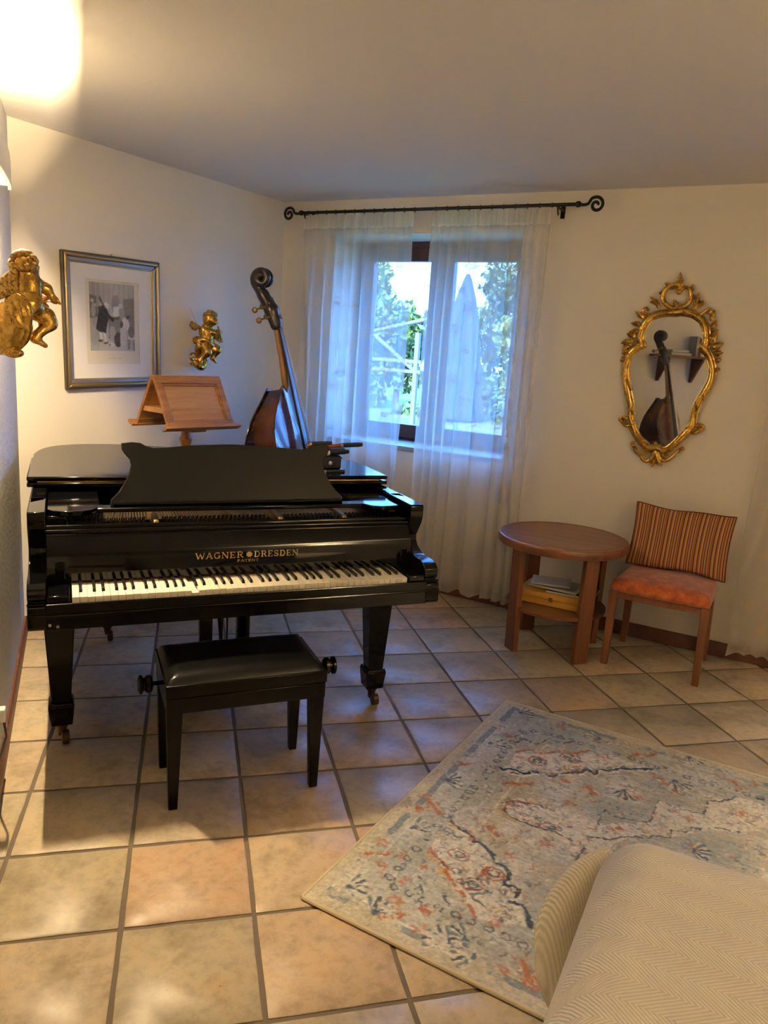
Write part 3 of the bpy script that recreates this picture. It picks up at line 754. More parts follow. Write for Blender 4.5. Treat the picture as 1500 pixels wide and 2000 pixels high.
# music desk with scrolled sides on its sliding tray
MB().box(-.50, .50, .285, .345, .915, .931).build('desk_tray', 'lacquer', pno, bevel=.004)
right = [(.440, .0), (.440, .022), (.412, .050), (.392, .083), (.374, .118), (.366, .150), (.370, .172), (.386, .192), (.396, .208), (.398, .232), (.362, .236), (.330, .233), (.312, .222), (.285, .214), (.24, .217), (.15, .226), (0, .232)]
prof = right + [(-x, z) for x, z in reversed(right[:-1])]
ta = rad(21); cs, sn = math.cos(ta), math.sin(ta)
def dk(x, z, t): return (x - .012, .322 + z*sn + t*cs, .932 + z*cs - t*sn)
mb = MB(); mb.prism(prof, lambda x, z: dk(x, z, 0), lambda x, z: dk(x, z, .016)); desk = mb.build('music_desk', 'lacquer_matte', pno, angle=28, bevel=.003)
mb = MB(); mb.tube([dk(-.43, .004, -.012), dk(.43, .004, -.012)], .008, 8); mb.build('desk_ledge', 'lacquer', desk)
for x in (-.25, .25): MB().tube([dk(x, .16, .016), (x, .52, .935)], .006, 8).build('desk_prop', 'brass_dull', desk)
for s in (-1, 1):
    o = [(s*.662, .60), (s*.662, .292), (s*.645, .268), (s*.60, .250), (s*.55, .250), (s*.515, .275), (s*.495, .32), (s*.487, .36), (s*.487, .60)]
    if s > 0: o = [(.662, .60), (.662, .275), (.645, .252), (.61, .240), (.565, .236), (.53, .25), (.50, .30), (.487, .36), (.487, .60)]
    if s < 0: o = o
    else: o = list(reversed(o))
    mb = MB(); mb.prism(o, lambda x, y: (x, y, .913), lambda x, y: (x, y, .930)); mb.build('side_shelf', 'lacquer', pno, angle=30, bevel=.003)
    MB().box(min(s*.664, s*.60), max(s*.664, s*.60), .26, .60, .86, .912).build('desk_slide', 'lacquer', pno, bevel=.004)
# legs with toe blocks and casters
def leg(x, y):
    mb = MB(); mb.frustum((x, y, .60), (.062, .062), (x, y, .56), (.062, .062)); mb.frustum((x, y, .56), (.056, .056), (x, y, .175), (.034, .034)); l = mb.build('leg', 'lacquer', pno, angle=20, bevel=.004)
    mb = MB(); mb.frustum((x, y, .178), (.040, .040), (x, y, .165), (.046, .046)); mb.frustum((x, y, .165), (.046, .046), (x, y, .085), (.038, .038)); mb.build('toe_block', 'lacquer', l, angle=20, bevel=.004)
    mb = MB(); mb.lathe([(.026, .086), (.022, .07), (.016, .055), (.016, .045)], 12, (x, y, 0)); mb.box(x-.012, x+.012, y-.004, y+.012, .03, .06); mb.build('caster_fork', 'caster_brass', l)
    mb = MB(); mb.lathe([(.018, -.014), (.027, -.011), (.027, .011), (.018, .014)], 16, (x+.012, y-.012, .027), 'x'); mb.build('caster_wheel', 'caster_brass', l)
leg(-.632, .385); leg(.632, .385); leg(-.42, 1.40)
# pedal lyre
ly = .60
for x in (-.062, .098): MB().box(x-.027, x+.027, ly-.02, ly+.02, .16, .60).build('lyre_post', 'lacquer', pno, bevel=.005)
MB().box(-.13, .165, ly-.055, ly+.055, .115, .165).build('lyre_box', 'lacquer', pno, bevel=.01)
MB().box(-.11, .145, ly-.03, ly+.03, .575, .60).build('lyre_top', 'lacquer', pno, bevel=.004)
for x in (.008, .030): MB().tube([(x, ly, .16), (x, ly, .60)], .004, 8).build('pedal_rod', 'iron_black', pno)
for x in (-.03, .07):
    mb = MB(); mb.tube([(x, ly-.03, .13), (x, ly-.10, .115), (x, ly-.16, .095), (x, ly-.20, .09)], [.008, .01, .017, .014], 10, squash=.5); mb.build('pedal', 'brass', pno)
MB().tube([(.02, ly+.03, .16), (.02, ly+.30, .60)], .008, 8).build('lyre_brace', 'iron_black', pno)
for x, z in ((-.655, .618), (-.632, .612)): MB().lathe([(.005, -.003), (.005, .003)], 10, (x, -.010, z), 'y').build('bolt', 'steel', pno)

# things lying on the lid at the right: bow quiver and bows
q_o = PIANO_O + Matrix.Rotation(PIANO_A, 3, 'Z') @ Vector((.47, .80, .9885))
qv = empty('bow_case', q_o, PIANO_A+rad(6), 'small black case with a round metal clasp on the piano lid', 'case')
MB().box(-.12, .10, -.04, .04, 0, .062).build('body', 'case_black', qv, bevel=.008)
MB().box(-.122, .102, -.042, .042, .050, .056).build('lid_seam', 'plastic_dark', qv, bevel=.002)
MB().lathe([(.004, -.008), (.010, -.006), (.011, 0), (.004, .002)], 14, (.04, -.043, .03), 'y').build('clasp', 'steel', qv)
bl = ['brown wooden bow with black tip reaching farthest out over the piano lid', 'brown wooden bow beside the farthest reaching bow', 'short dark bow at the back of the bundle', 'brown bow with a pale ring lowest at the front of the bundle', 'dark brown bow in the middle of the bundle on the case']
for k, (dx, dy, z, L, ang, lift) in enumerate([(0, .012, .094, .50, 5, .010), (-.02, .028, .074, .44, 8, .0), (-.05, .034, .096, .40, 2, .010), (-.02, -.030, .074, .45, 9, .0), (-.03, .0, .074, .43, 8, .0)]):
    a = PIANO_A + rad(ang)
    b = empty('bow', q_o + Vector((dx, dy, z)), a, bl[k], 'bow', 'bows on the piano lid')
    s = .0; e = L-.28
    MB().tube([(s, 0, 0), (e-.10, 0, lift)], [.008, .0100], 8).build('stick', 'bow_wood', b)
    MB().tube([(e-.10, 0, lift), (e-.02, 0, lift+.003), (e, 0, lift+.004)], [.0105, .011, .009], 8).build('tip', 'case_black', b)
    MB().tube([(e-.112, 0, lift-.0005), (e-.10, 0, lift)], .0116, 10).build('ring', 'steel' if k != 3 else 'plastic_white', b)
rs_o = PIANO_O + Matrix.Rotation(PIANO_A, 3, 'Z') @ Vector((.515, .70, .9885))
rsn = empty('rosin_stick', rs_o, PIANO_A+rad(4), 'small flat black stick lying on the right of the piano lid', 'stick')
MB().box(-.05, .05, -.008, .008, .0, .010).build('body', 'case_black', rsn, bevel=.002)
MB().box(-.052, -.042, -.0085, .0085, .0, .0105).build('end_cap', 'steel', rsn)

# ================================================================== PIANO BENCH
bn = empty('piano_bench', PIANO_O + Matrix.Rotation(PIANO_A, 3, 'Z') @ Vector((-.049, -.030, 0)), PIANO_A, 'black adjustable piano bench with padded leather seat and side knobs', 'bench'); bn.scale.z = 1.03
for sx in (-1, 1):
    for sy in (-1, 1):
        mb = MB(); mb.frustum((sx*.243, sy*.135, 0), (.0145, .0145), (sx*.240, sy*.133, .345), (.025, .025)); mb.build('leg', 'bench_black', bn, angle=20, bevel=.003)
mb = MB(); mb.box(-.266, .266, -.160, -.142, .340, .392); mb.box(-.266, .266, .142, .160, .340, .392); mb.box(-.266, -.248, -.142, .142, .340, .392); mb.box(.248, .266, -.142, .142, .340, .392)
mb.build('apron', 'bench_black', bn, bevel=.002)
MB().box(-.270, .270, -.164, .164, .395, .437).build('seat_frame', 'bench_black', bn, bevel=.003)
nx, ny = 41, 27; U, Vv = np.meshgrid(np.linspace(-1, 1, nx), np.linspace(-1, 1, ny))
ed = np.minimum(1, np.minimum((1-np.abs(U))*.27, (1-np.abs(Vv))*.165)/.055)
hz = .434 + .030*np.sqrt(np.clip(1-(1-ed)**2, 0, 1)) + .009*(1-U**2)*(1-Vv**2)
P = np.stack([U*.265, Vv*.160, hz], -1); grid_mesh('cushion', P, {}, 'leather', bn)
for s in (-1, 1):
    mb = MB(); pr_ = [(.004, .0), (.007, .004), (.007, .03), (.024, .034), (.029, .040), (.029, .052), (.022, .057), (.022, .062), (.031, .066), (.031, .075), (.02, .080), (.004, .081)]
    mb.lathe([(r, s*h) for r, h in pr_], 20, (s*.265, -.03, .395), 'x'); mb.build('knob', 'bench_black', bn)
MB().box(-.20, .20, -.10, .10, .325, .345).build('mechanism_plate', 'iron_black', bn)

# ================================================================== WOODEN DOUBLE LECTERN
le = empty('music_lectern', (.135, 2.185, 0), rad(36), 'double-sided wooden music lectern with framed sloping panels on a turned post', 'lectern')
LZ, RZ, HS, HL = 1.062, 1.318, .150, .215            # foot height, ridge height, half spread, half length
for s in (-1, 1):
    # panel frame: slope from ridge (y=0,RZ) to foot (y=s*HS,LZ)
    A = Vector((0, s*.010, RZ)); B = Vector((0, s*HS, LZ)); d = (B-A).normalized(); nrm = Vector((0, s*abs(d.z), abs(d.y))).normalized(); Ln = (B-A).length
    def pt(x, v, t): q = A + d*v + nrm*t; return (x, q.y, q.z)
    def bar(mb, x0, x1, v0, v1, t0, t1):
        mb.add([pt(x0, v0, t0), pt(x1, v0, t0), pt(x1, v1, t0), pt(x0, v1, t0), pt(x0, v0, t1), pt(x1, v0, t1), pt(x1, v1, t1), pt(x0, v1, t1)], [(0,3,2,1),(4,5,6,7),(0,1,5,4),(1,2,6,5),(2,3,7,6),(3,0,4,7)])
    mb = MB(); w = .036
    bar(mb, -HL, HL, 0, w, -.010, .010); bar(mb, -HL, HL, Ln-w, Ln, -.010, .010); bar(mb, -HL, -HL+w, w, Ln-w, -.010, .010); bar(mb, HL-w, HL, w, Ln-w, -.010, .010)
    f = mb.build('panel_frame', 'lectern_oak', le, bevel=.003)
    mb = MB(); iw = w
    for x0, x1, v0, v1 in ((-HL+iw, HL-iw, iw, iw+.012), (-HL+iw, HL-iw, Ln-iw-.012, Ln-iw), (-HL+iw, -HL+iw+.012, iw+.012, Ln-iw-.012), (HL-iw-.012, HL-iw, iw+.012, Ln-iw-.012)): bar(mb, x0, x1, v0, v1, -.006, .004)
    mb.build('moulding', 'table_wood' if s > 0 else 'lectern_oak', f, bevel=.002)
    mb = MB(); bar(mb, -HL+w, HL-w, w, Ln-w, -.008, -.002); mb.build('panel', 'lectern_panel', f)
    mb = MB(); mb.tube([pt(-HL-.03, Ln+.004, .012), pt(HL+.03, Ln+.004, .012)], .009, 10); bar(mb, -HL-.03, HL+.03, Ln-.006, Ln+.010, -.012, .034); mb.build('ledge', 'lectern_oak', le, bevel=.003)
MB().box(-HL, HL, -.016, .016, RZ-.012, RZ+.012).build('ridge', 'lectern_oak', le, bevel=.004)
MB().box(-HL+.01, HL-.01, -.10, .10, 1.135, 1.165).build('cross_brace', 'lectern_panel', le, bevel=.003)
MB().box(-.05, .05, -.12, .12, 1.035, 1.058).build('yoke', 'lectern_oak', le, bevel=.003)
MB().lathe([(.028, .05), (.036, .12), (.03, .2), (.022, .28), (.024, .55), (.032, .62), (.024, .68), (.021, .9), (.026, .95), (.036, .985), (.027, 1.0), (.023, 1.035), (.023, 1.14)], 20).build('post', 'lectern_oak', le)
for k in range(3):
    a = 2*math.pi*k/3+.5; MB().tube([(.02*math.cos(a), .02*math.sin(a), .16), (.12*math.cos(a), .12*math.sin(a), .10), (.20*math.cos(a), .20*math.sin(a), .025)], [.022, .02, .02], 10).build('foot', 'lectern_oak', le)

# ================================================================== DOUBLE BASS
def make_bass(label):
    """local z runs up the instrument, -y is its front (strings), x is its width"""
    t = empty('double_bass', (0, 0, 0), 0, label, 'double bass', 'double basses')
    pr = [(.115, .0), (.118, .10), (.135, .19), (.18, .262), (.26, .318), (.35, .338), (.44, .325), (.52, .285), (.575, .248), (.60, .256), (.615, .236), (.66, .218), (.72, .213), (.78, .222), (.815, .240), (.83, .262), (.85, .252), (.91, .268), (.98, .262), (1.05, .225), (1.11, .165), (1.16, .105), (1.20, .062), (1.225, .035)]
    R = [(w, z) for z, w in pr]; O_ = [(w, z) for w, z in R] + [(-w, z) for w, z in reversed(R)]
    n = len(O_)
    def back_y(z): return .115 - max(0, z-.85)*.30                    # back tapers towards the neck
    def ring(scale, yf):
        cz = .62; return [(w*scale, yf(z), cz+(z-cz)*scale) for w, z in O_]
    def rib_mesh():
        V = ring(1, lambda z: -.09); V2 = ring(1, lambda z: back_y(z)); return V+V2, [(i, (i+1) % n, n+(i+1) % n, n+i) for i in range(n)]
    V, F = rib_mesh(); link_mesh('ribs', V, F, 'bass_varnish', t, angle=40)
    def plate(yf, sgn, mat, name):
        V = []; S = [1.025, 1.03, 1.0, .9, .75, .55, .3, .05]; Hh = [0, .006, .008, .014, .022, .03, .035, .036]
        for s, h in zip(S, Hh): V += [(x, y + sgn*h, z) for x, y, z in ring(s, yf)]
        F = [(k*n+i, k*n+(i+1) % n, (k+1)*n+(i+1) % n, (k+1)*n+i) for k in range(len(S)-1) for i in range(n)] + [tuple(range((len(S)-1)*n, len(S)*n))] + [tuple(range(n))]
        return link_mesh(name, V, F, mat, t, angle=60)
    fr = plate(lambda z: -.09, -1, 'bass_top', 'front'); plate(back_y, 1, 'bass_varnish', 'back')
    for s in (-1, 1):                                                    # f-holes
        P = catmull([(s*.085, -.122, .735), (s*.10, -.121, .755), (s*.118, -.119, .735), (s*.105, -.121, .68), (s*.118, -.12, .62), (s*.135, -.117, .575), (s*.12, -.119, .555), (s*.105, -.12, .575)], 5)
        MB().tube(P, .006, 6).build('sound_hole', 'ebony', fr)
    # neck, fingerboard, pegbox
    V = []; prof = [(1.16, .032, .034, -.04), (1.20, .030, .028, -.070), (1.25, .021, .020, -.098), (1.40, .019, .019, -.100), (1.56, .019, .019, -.096), (1.60, .022, .022, -.094)]
    MB().tube([(0, y, z) for z, w, d, y in prof], [max(w, d) for z, w, d, y in prof], 12).build('neck', 'neck_wood', t)
    MB().add([(-.042, -.165, .80), (.042, -.165, .80), (.022, -.108, 1.60), (-.022, -.108, 1.60), (-.042, -.182, .80), (.042, -.182, .80), (.022, -.120, 1.60), (-.022, -.120, 1.60)], [(0,3,2,1),(4,5,6,7),(0,1,5,4),(1,2,6,5),(2,3,7,6),(3,0,4,7)]).build('fingerboard', 'ebony', t, bevel=.005)
    MB().box(-.024, .024, -.124, -.09, 1.60, 1.612).build('nut', 'ebony', t)
    hd = [cone((0, -.098, 1.595), (0, -.082, 1.68), .036, .042), cone((0, -.082, 1.68), (0, -.045, 1.775), .042, .034), cone((0, -.045, 1.775), (0, -.016, 1.83), .034, .028)]
    # scroll: spiral turning back over the front
    cx, cz = -.060, 1.862
    for i in range(26):
        a0 = rad(-35 + i*20); a1 = rad(-35 + (i+1)*20)
        r0 = .054*math.exp(-.0045*i*9); r1 = .054*math.exp(-.0045*(i+1)*9)
        w0 = .024 + .0010*i; rr0 = .0235*math.exp(-.02*i)
        for s in (-1, 1):
            hd.append(cone((s*(.010+.0012*i), cx + r0*math.cos(a0), cz + r0*math.sin(a0)), (s*(.010+.0012*(i+1)), cx + r1*math.cos(a1), cz + r1*math.sin(a1)), rr0, rr0, k=.006))
    head = sdf_mesh('scroll_head', hd, .0055, 'bass_dark', t, k=.012)
    MB().add([(-.017, -.135, 1.625), (.017, -.135, 1.625), (.017, -.098, 1.625), (-.017, -.098, 1.625), (-.017, -.094, 1.755), (.017, -.094, 1.755), (.017, -.06, 1.755), (-.017, -.06, 1.755)], [(0,3,2,1),(4,5,6,7),(0,1,5,4),(1,2,6,5),(2,3,7,6),(3,0,4,7)]).build('pegbox_slot', 'ebony', head)
    for k, (s, z) in enumerate(((-1, 1.645), (1, 1.675), (-1, 1.705), (1, 1.735))):
        yy_ = -.092 + (z-1.64)*.25
        mb = MB(); mb.tube([(s*.03, yy_, z), (s*.062, yy_+.055, z-.012)], .0050, 8); mb.build('peg_shaft', 'brass_dull', head)
        MB().ball((s*.068, yy_+.068, z-.016), (.010, .018, .017), 8).build('tuning_key', 'brass_dull', head)
        MB().box(s*.030-.006, s*.030+.006, yy_-.016, yy_+.016, z-.018, z+.018).build('gear_plate', 'brass_dull', head)
    for k in range(4):
        x0, x1 = (-.024+.016*k), (-.014+.0093*k)
        MB().tube([(x0*.7, -.150, .46), (x0*1.35, -.255, .63), (x0*1.35*.85, -.205, .80), (x1, -.127, 1.607), (x1*.7, -.118, 1.66)], .0022-.0003*k, 6).build('string', 'string_metal', t)
    br = MB(); br.prism([(-.075, 0), (-.045, 0), (-.03, .06), (.03, .06), (.045, 0), (.075, 0), (.055, .09), (.05, .12), (.0, .132), (-.05, .12), (-.055, .09)], lambda x, y: (x, -.122-y, .622), lambda x, y: (x, -.122-y, .638)); br.build('bridge', 'spruce', t)
    MB().add([(-.028, -.132, .24), (.028, -.132, .24), (.045, -.150, .46), (-.045, -.150, .46), (-.022, -.148, .24), (.022, -.148, .24), (.036, -.168, .46), (-.036, -.168, .46)], [(0,3,2,1),(4,5,6,7),(0,1,5,4),(1,2,6,5),(2,3,7,6),(3,0,4,7)]).build('tailpiece', 'ebony', t, bevel=.004)
    MB().tube([(0, 0, .13), (0, 0, .0)], [.012, .006], 10).build('endpin', 'steel', t)
    return t
bass = make_bass('dark red double bass leaning in the corner behind the piano')
def place_bass(o, base, facing, lean, scale):
    f = Vector((math.cos(facing), math.sin(facing), 0)); up = (Vector((0, 0, 1))*math.cos(lean) - f*math.sin(lean)); y = -(f*math.cos(lean) + Vector((0, 0, 1))*math.sin(lean)); x = y.cross(up)
    M = Matrix((x, y, up)).transposed().to_4x4(); M.translation = base
    o.matrix_world = M @ Matrix.Scale(scale, 4)
place_bass(bass, Vector((.865, 2.47, .004)), rad(-28), rad(11.8), 1.035)
b2 = copy_tree(bass); b2['label'] = 'second double bass standing under a wooden shelf, seen in the gilt mirror'
place_bass(b2, Vector((-.40, -1.02, .004)), rad(-29), rad(11), 1.0)
# shelf with a few things on it, above the second bass
sh = empty('wall_shelf', N1, AL, 'dark wooden wall shelf with two triangular brackets', 'shelf')
# it hangs on the wall behind the second bass: local x = UL, -y looks into the room
SH_O = N1 - UL*1.06; sh.location = SH_O; sh.rotation_euler.z = AL
SZ = .185
MB().box(-.32, .32, -.24, 0, 1.46+SZ, 1.485+SZ).build('board', 'shelf_wood', sh, bevel=.003)
for x in (-.2, .2): MB().prism([(0, 1.46+SZ), (0, 1.20+SZ), (-.03, 1.20+SZ), (-.22, 1.44+SZ), (-.22, 1.46+SZ)], lambda y, z: (x-.012, y, z), lambda y, z: (x+.012, y, z)).build('bracket', 'shelf_wood', sh)
def on_shelf(x, y, z): return SH_O + UL*x - NL*y + Vector((0, 0, z+SZ))
for k, (x, w, h, d, m, lb) in enumerate(((-.20, .025, .20, .14, 'book_tan', 'tan book standing on the wall shelf'), (-.172, .028, .18, .13, 'book_red', 'dark red book standing on the wall shelf'), (-.140, .03, .21, .15, 'book_grey', 'grey book standing on the wall shelf'))):
    b = empty('book', on_shelf(x, -.02, 1.485), AL, lb, 'book', 'books on the wall shelf')
    MB().box(-w/2, w/2, -d, 0, 0, h).build('cover', m, b, bevel=.003); MB().box(-w/2+.003, w/2-.003, -d+.002, -.0+.001, .003, h+.0006).build('pages', 'paper', b)
for k, (x, w) in enumerate(((.05, .24), (.06, .20))):
    b = empty('folder', on_shelf(x, -.11, 1.485+.03*k), AL, ('wide tan folder lying flat on the wall shelf', 'narrower grey folder lying on the tan folder')[k], 'folder')
    MB().box(-w/2, w/2, -.08, .08, 0, .029).build('cover', ('book_tan', 'book_grey')[k], b, bevel=.003); MB().box(-w/2+.004, w/2-.004, -.081, .076, .004, .025).build('pages', 'paper', b)

# ================================================================== FRAMED PRINT (picture wall)
fp = empty('framed_print', on_picture_wall(1.448, 0, 1.585), AP, 'engraving of old-time musicians in a grey and gold frame', 'picture')
fw, fh, fd = .318, .343, .026
fp.rotation_euler = (0, rad(-1.2), AP)
def frame_ring(name, o, i, y0, y1, mat, parent, bev=.003):
    mb = MB(); (ow, oh), (iw, ih) = o, i
    for pts in ([(-ow, oh), (ow, oh), (iw, ih), (-iw, ih)], [(-iw, -ih), (iw, -ih), (ow, -oh), (-ow, -oh)], [(-ow, -oh), (-ow, oh), (-iw, ih), (-iw, -ih)], [(iw, -ih), (iw, ih), (ow, oh), (ow, -oh)]):
        mb.prism(pts, lambda x, z: (x, y0, z), lambda x, z: (x, y1, z))
    return mb.build(name, mat, parent, bevel=bev)
frame_ring('outer_frame', (fw, fh), (fw-.012, fh-.012), -.004, -fd, 'frame_dark', fp)
frame_ring('gold_moulding', (fw-.010, fh-.010), (fw-.026, fh-.026), -.004, -fd-.008, 'frame_gold', fp, .006)
frame_ring('grey_moulding', (fw-.026, fh-.026), (fw-.048, fh-.048), -.004, -fd+.004, 'frame_silver', fp, .004)
frame_ring('inner_bead', (fw-.046, fh-.046), (fw-.053, fh-.053), -.004, -fd+.010, 'frame_gold', fp, .002)
MB().box(-fw+.01, fw-.01, -.006, -.003, -fh+.01, fh-.01).build('backing', 'frame_dark', fp)
frame_ring('mat_board', (fw-.050, fh-.050), (.176, .218), -.008, -.0115, 'mat_board', fp, 0)
# the print itself, painted in printer's ink tones
nx, ny = 190, 235; X, Y = np.meshgrid(np.linspace(0, 1, nx), np.linspace(0, 1, ny))     # Y downwards
paper = np.array([.66, .60, .46]); col = np.ones((ny, nx, 3))*paper
IX = (X-.075)/.83; IY = (Y-.035)/.80
inside = (IX > 0) & (IX < 1) & (IY > 0) & (IY < 1)
g = .27 + .10*fbm(X*7, Y*7, 3) + .07*np.clip(1-np.abs(IX-.45)*2, 0, 1) - .05*(IX < .2) + .10*np.clip(IY-.8, 0, .2)/.2
g = g + .025*np.sign(np.sin(IX*55))*(IY < .62)
wx = IX + .030*(fbm(X*16, Y*16, 5)-.5); wy = IY + .030*(fbm(X*16, Y*16, 8)-.5)
def blob(P, v, soft=.07):
    global g
    m = poly_mask(wx, wy, P); g = np.where(m, v + soft*(fbm(X*34, Y*34, 9)-.5), g)
def oval(cx, cy, rx, ry, v, soft=.06):
    global g
    m = ((wx-cx)/rx)**2 + ((wy-cy)/ry)**2 < 1; g = np.where(m, v + soft*(fbm(X*34, Y*34, 12)-.5), g)
blob([(.74, .22), (1, .20), (1, .74), (.80, .70)], .17); oval(.57, .30, .09, .16, .24); oval(.57, .135, .035, .04, .42)       # dark corner, niche with a bust
blob([(0, .18), (.15, .2), (.17, .5), (0, .52)], .13); oval(.06, .27, .035, .03, .40); oval(.08, .40, .05, .10, .30); oval(.12, .33, .03, .03, .36)   # onlookers
blob([(.40, .52), (.70, .50), (.72, .80), (.40, .82)], .20); blob([(.52, .35), (.69, .33), (.65, .47), (.50, .49)], .62); blob([(.48, .50), (.66, .48), (.66, .52), (.48, .54)], .10)   # keyboard, music
blob([(.19, .40), (.27, .33), (.36, .35), (.43, .46), (.54, .53), (.51, .57), (.41, .52), (.37, .62), (.35, .74), (.24, .73), (.13, .68), (.16, .52)], .035)      # bowing man
oval(.385, .335, .045, .042, .58); oval(.36, .31, .04, .03, .66); oval(.205, .375, .035, .028, .05); blob([(.20, .22), (.235, .20), (.33, .34), (.30, .35)], .08)
blob([(.195, .72), (.255, .73), (.275, .83), (.225, .83)], .62); blob([(.28, .73), (.335, .74), (.355, .87), (.31, .87)], .62); oval(.225, .85, .05, .016, .05); oval(.34, .885, .05, .016, .05)
oval(.49, .74, .065, .11, .36); oval(.62, .83, .10, .11, .07); oval(.45, .905, .075, .03, .58); oval(.42, .915, .03, .015, .2)      # seated man in breeches
oval(.70, .42, .06, .09, .30); oval(.695, .335, .032, .034, .48); oval(.68, .31, .03, .02, .55)
oval(.79, .60, .085, .11, .56); oval(.835, .50, .04, .036, .46); oval(.85, .485, .045, .032, .06); blob([(.70, .55), (.78, .50), (.80, .54), (.72, .60)], .58); blob([(.66, .66), (.82, .62), (.80, .92), (.66, .94)], .46); oval(.70, .60, .04, .05, .08)   # lady
oval(.93, .80, .09, .022, .55); blob([(.85, .82), (.89, .82), (.88, .97), (.83, .99)], .20); blob([(.96, .82), (.99, .82), (1, 1), (.96, .98)], .20); oval(.92, .70, .07, .10, .13)      # stool
for _ in range(2):
    g = (g + np.roll(g, 1, 0) + np.roll(g, -1, 0) + np.roll(g, 1, 1) + np.roll(g, -1, 1))/5
g = g + .05*(fbm(X*90, Y*90, 77, 2)-.5)
tint = np.stack([g*1.0, g*.97, g*.90], -1); col[inside] = np.clip(tint, .02, .8)[inside]
cap = (np.abs(Y-.925-.006*np.sin(X*160)) < .0035) & (np.abs(X-.52) < .12) & (fbm(X*50, Y*10, 21) > .35); col[cap] = (.42, .36, .26)
P = np.stack([(X-.5)*.356, np.full_like(X, -.0085), (.5-Y)*.440], -1)[:, ::1]
grid_mesh('print', P[::-1], {'Col': col[::-1].reshape(-1, 3)}, 'print_ink', fp)
MB().tube([(0, -.006, fh), (.004, -.008, fh+.010), (-.004, -.008, fh+.010), (0, -.006, fh)], .002, 6).build('hanger', 'brass', fp)

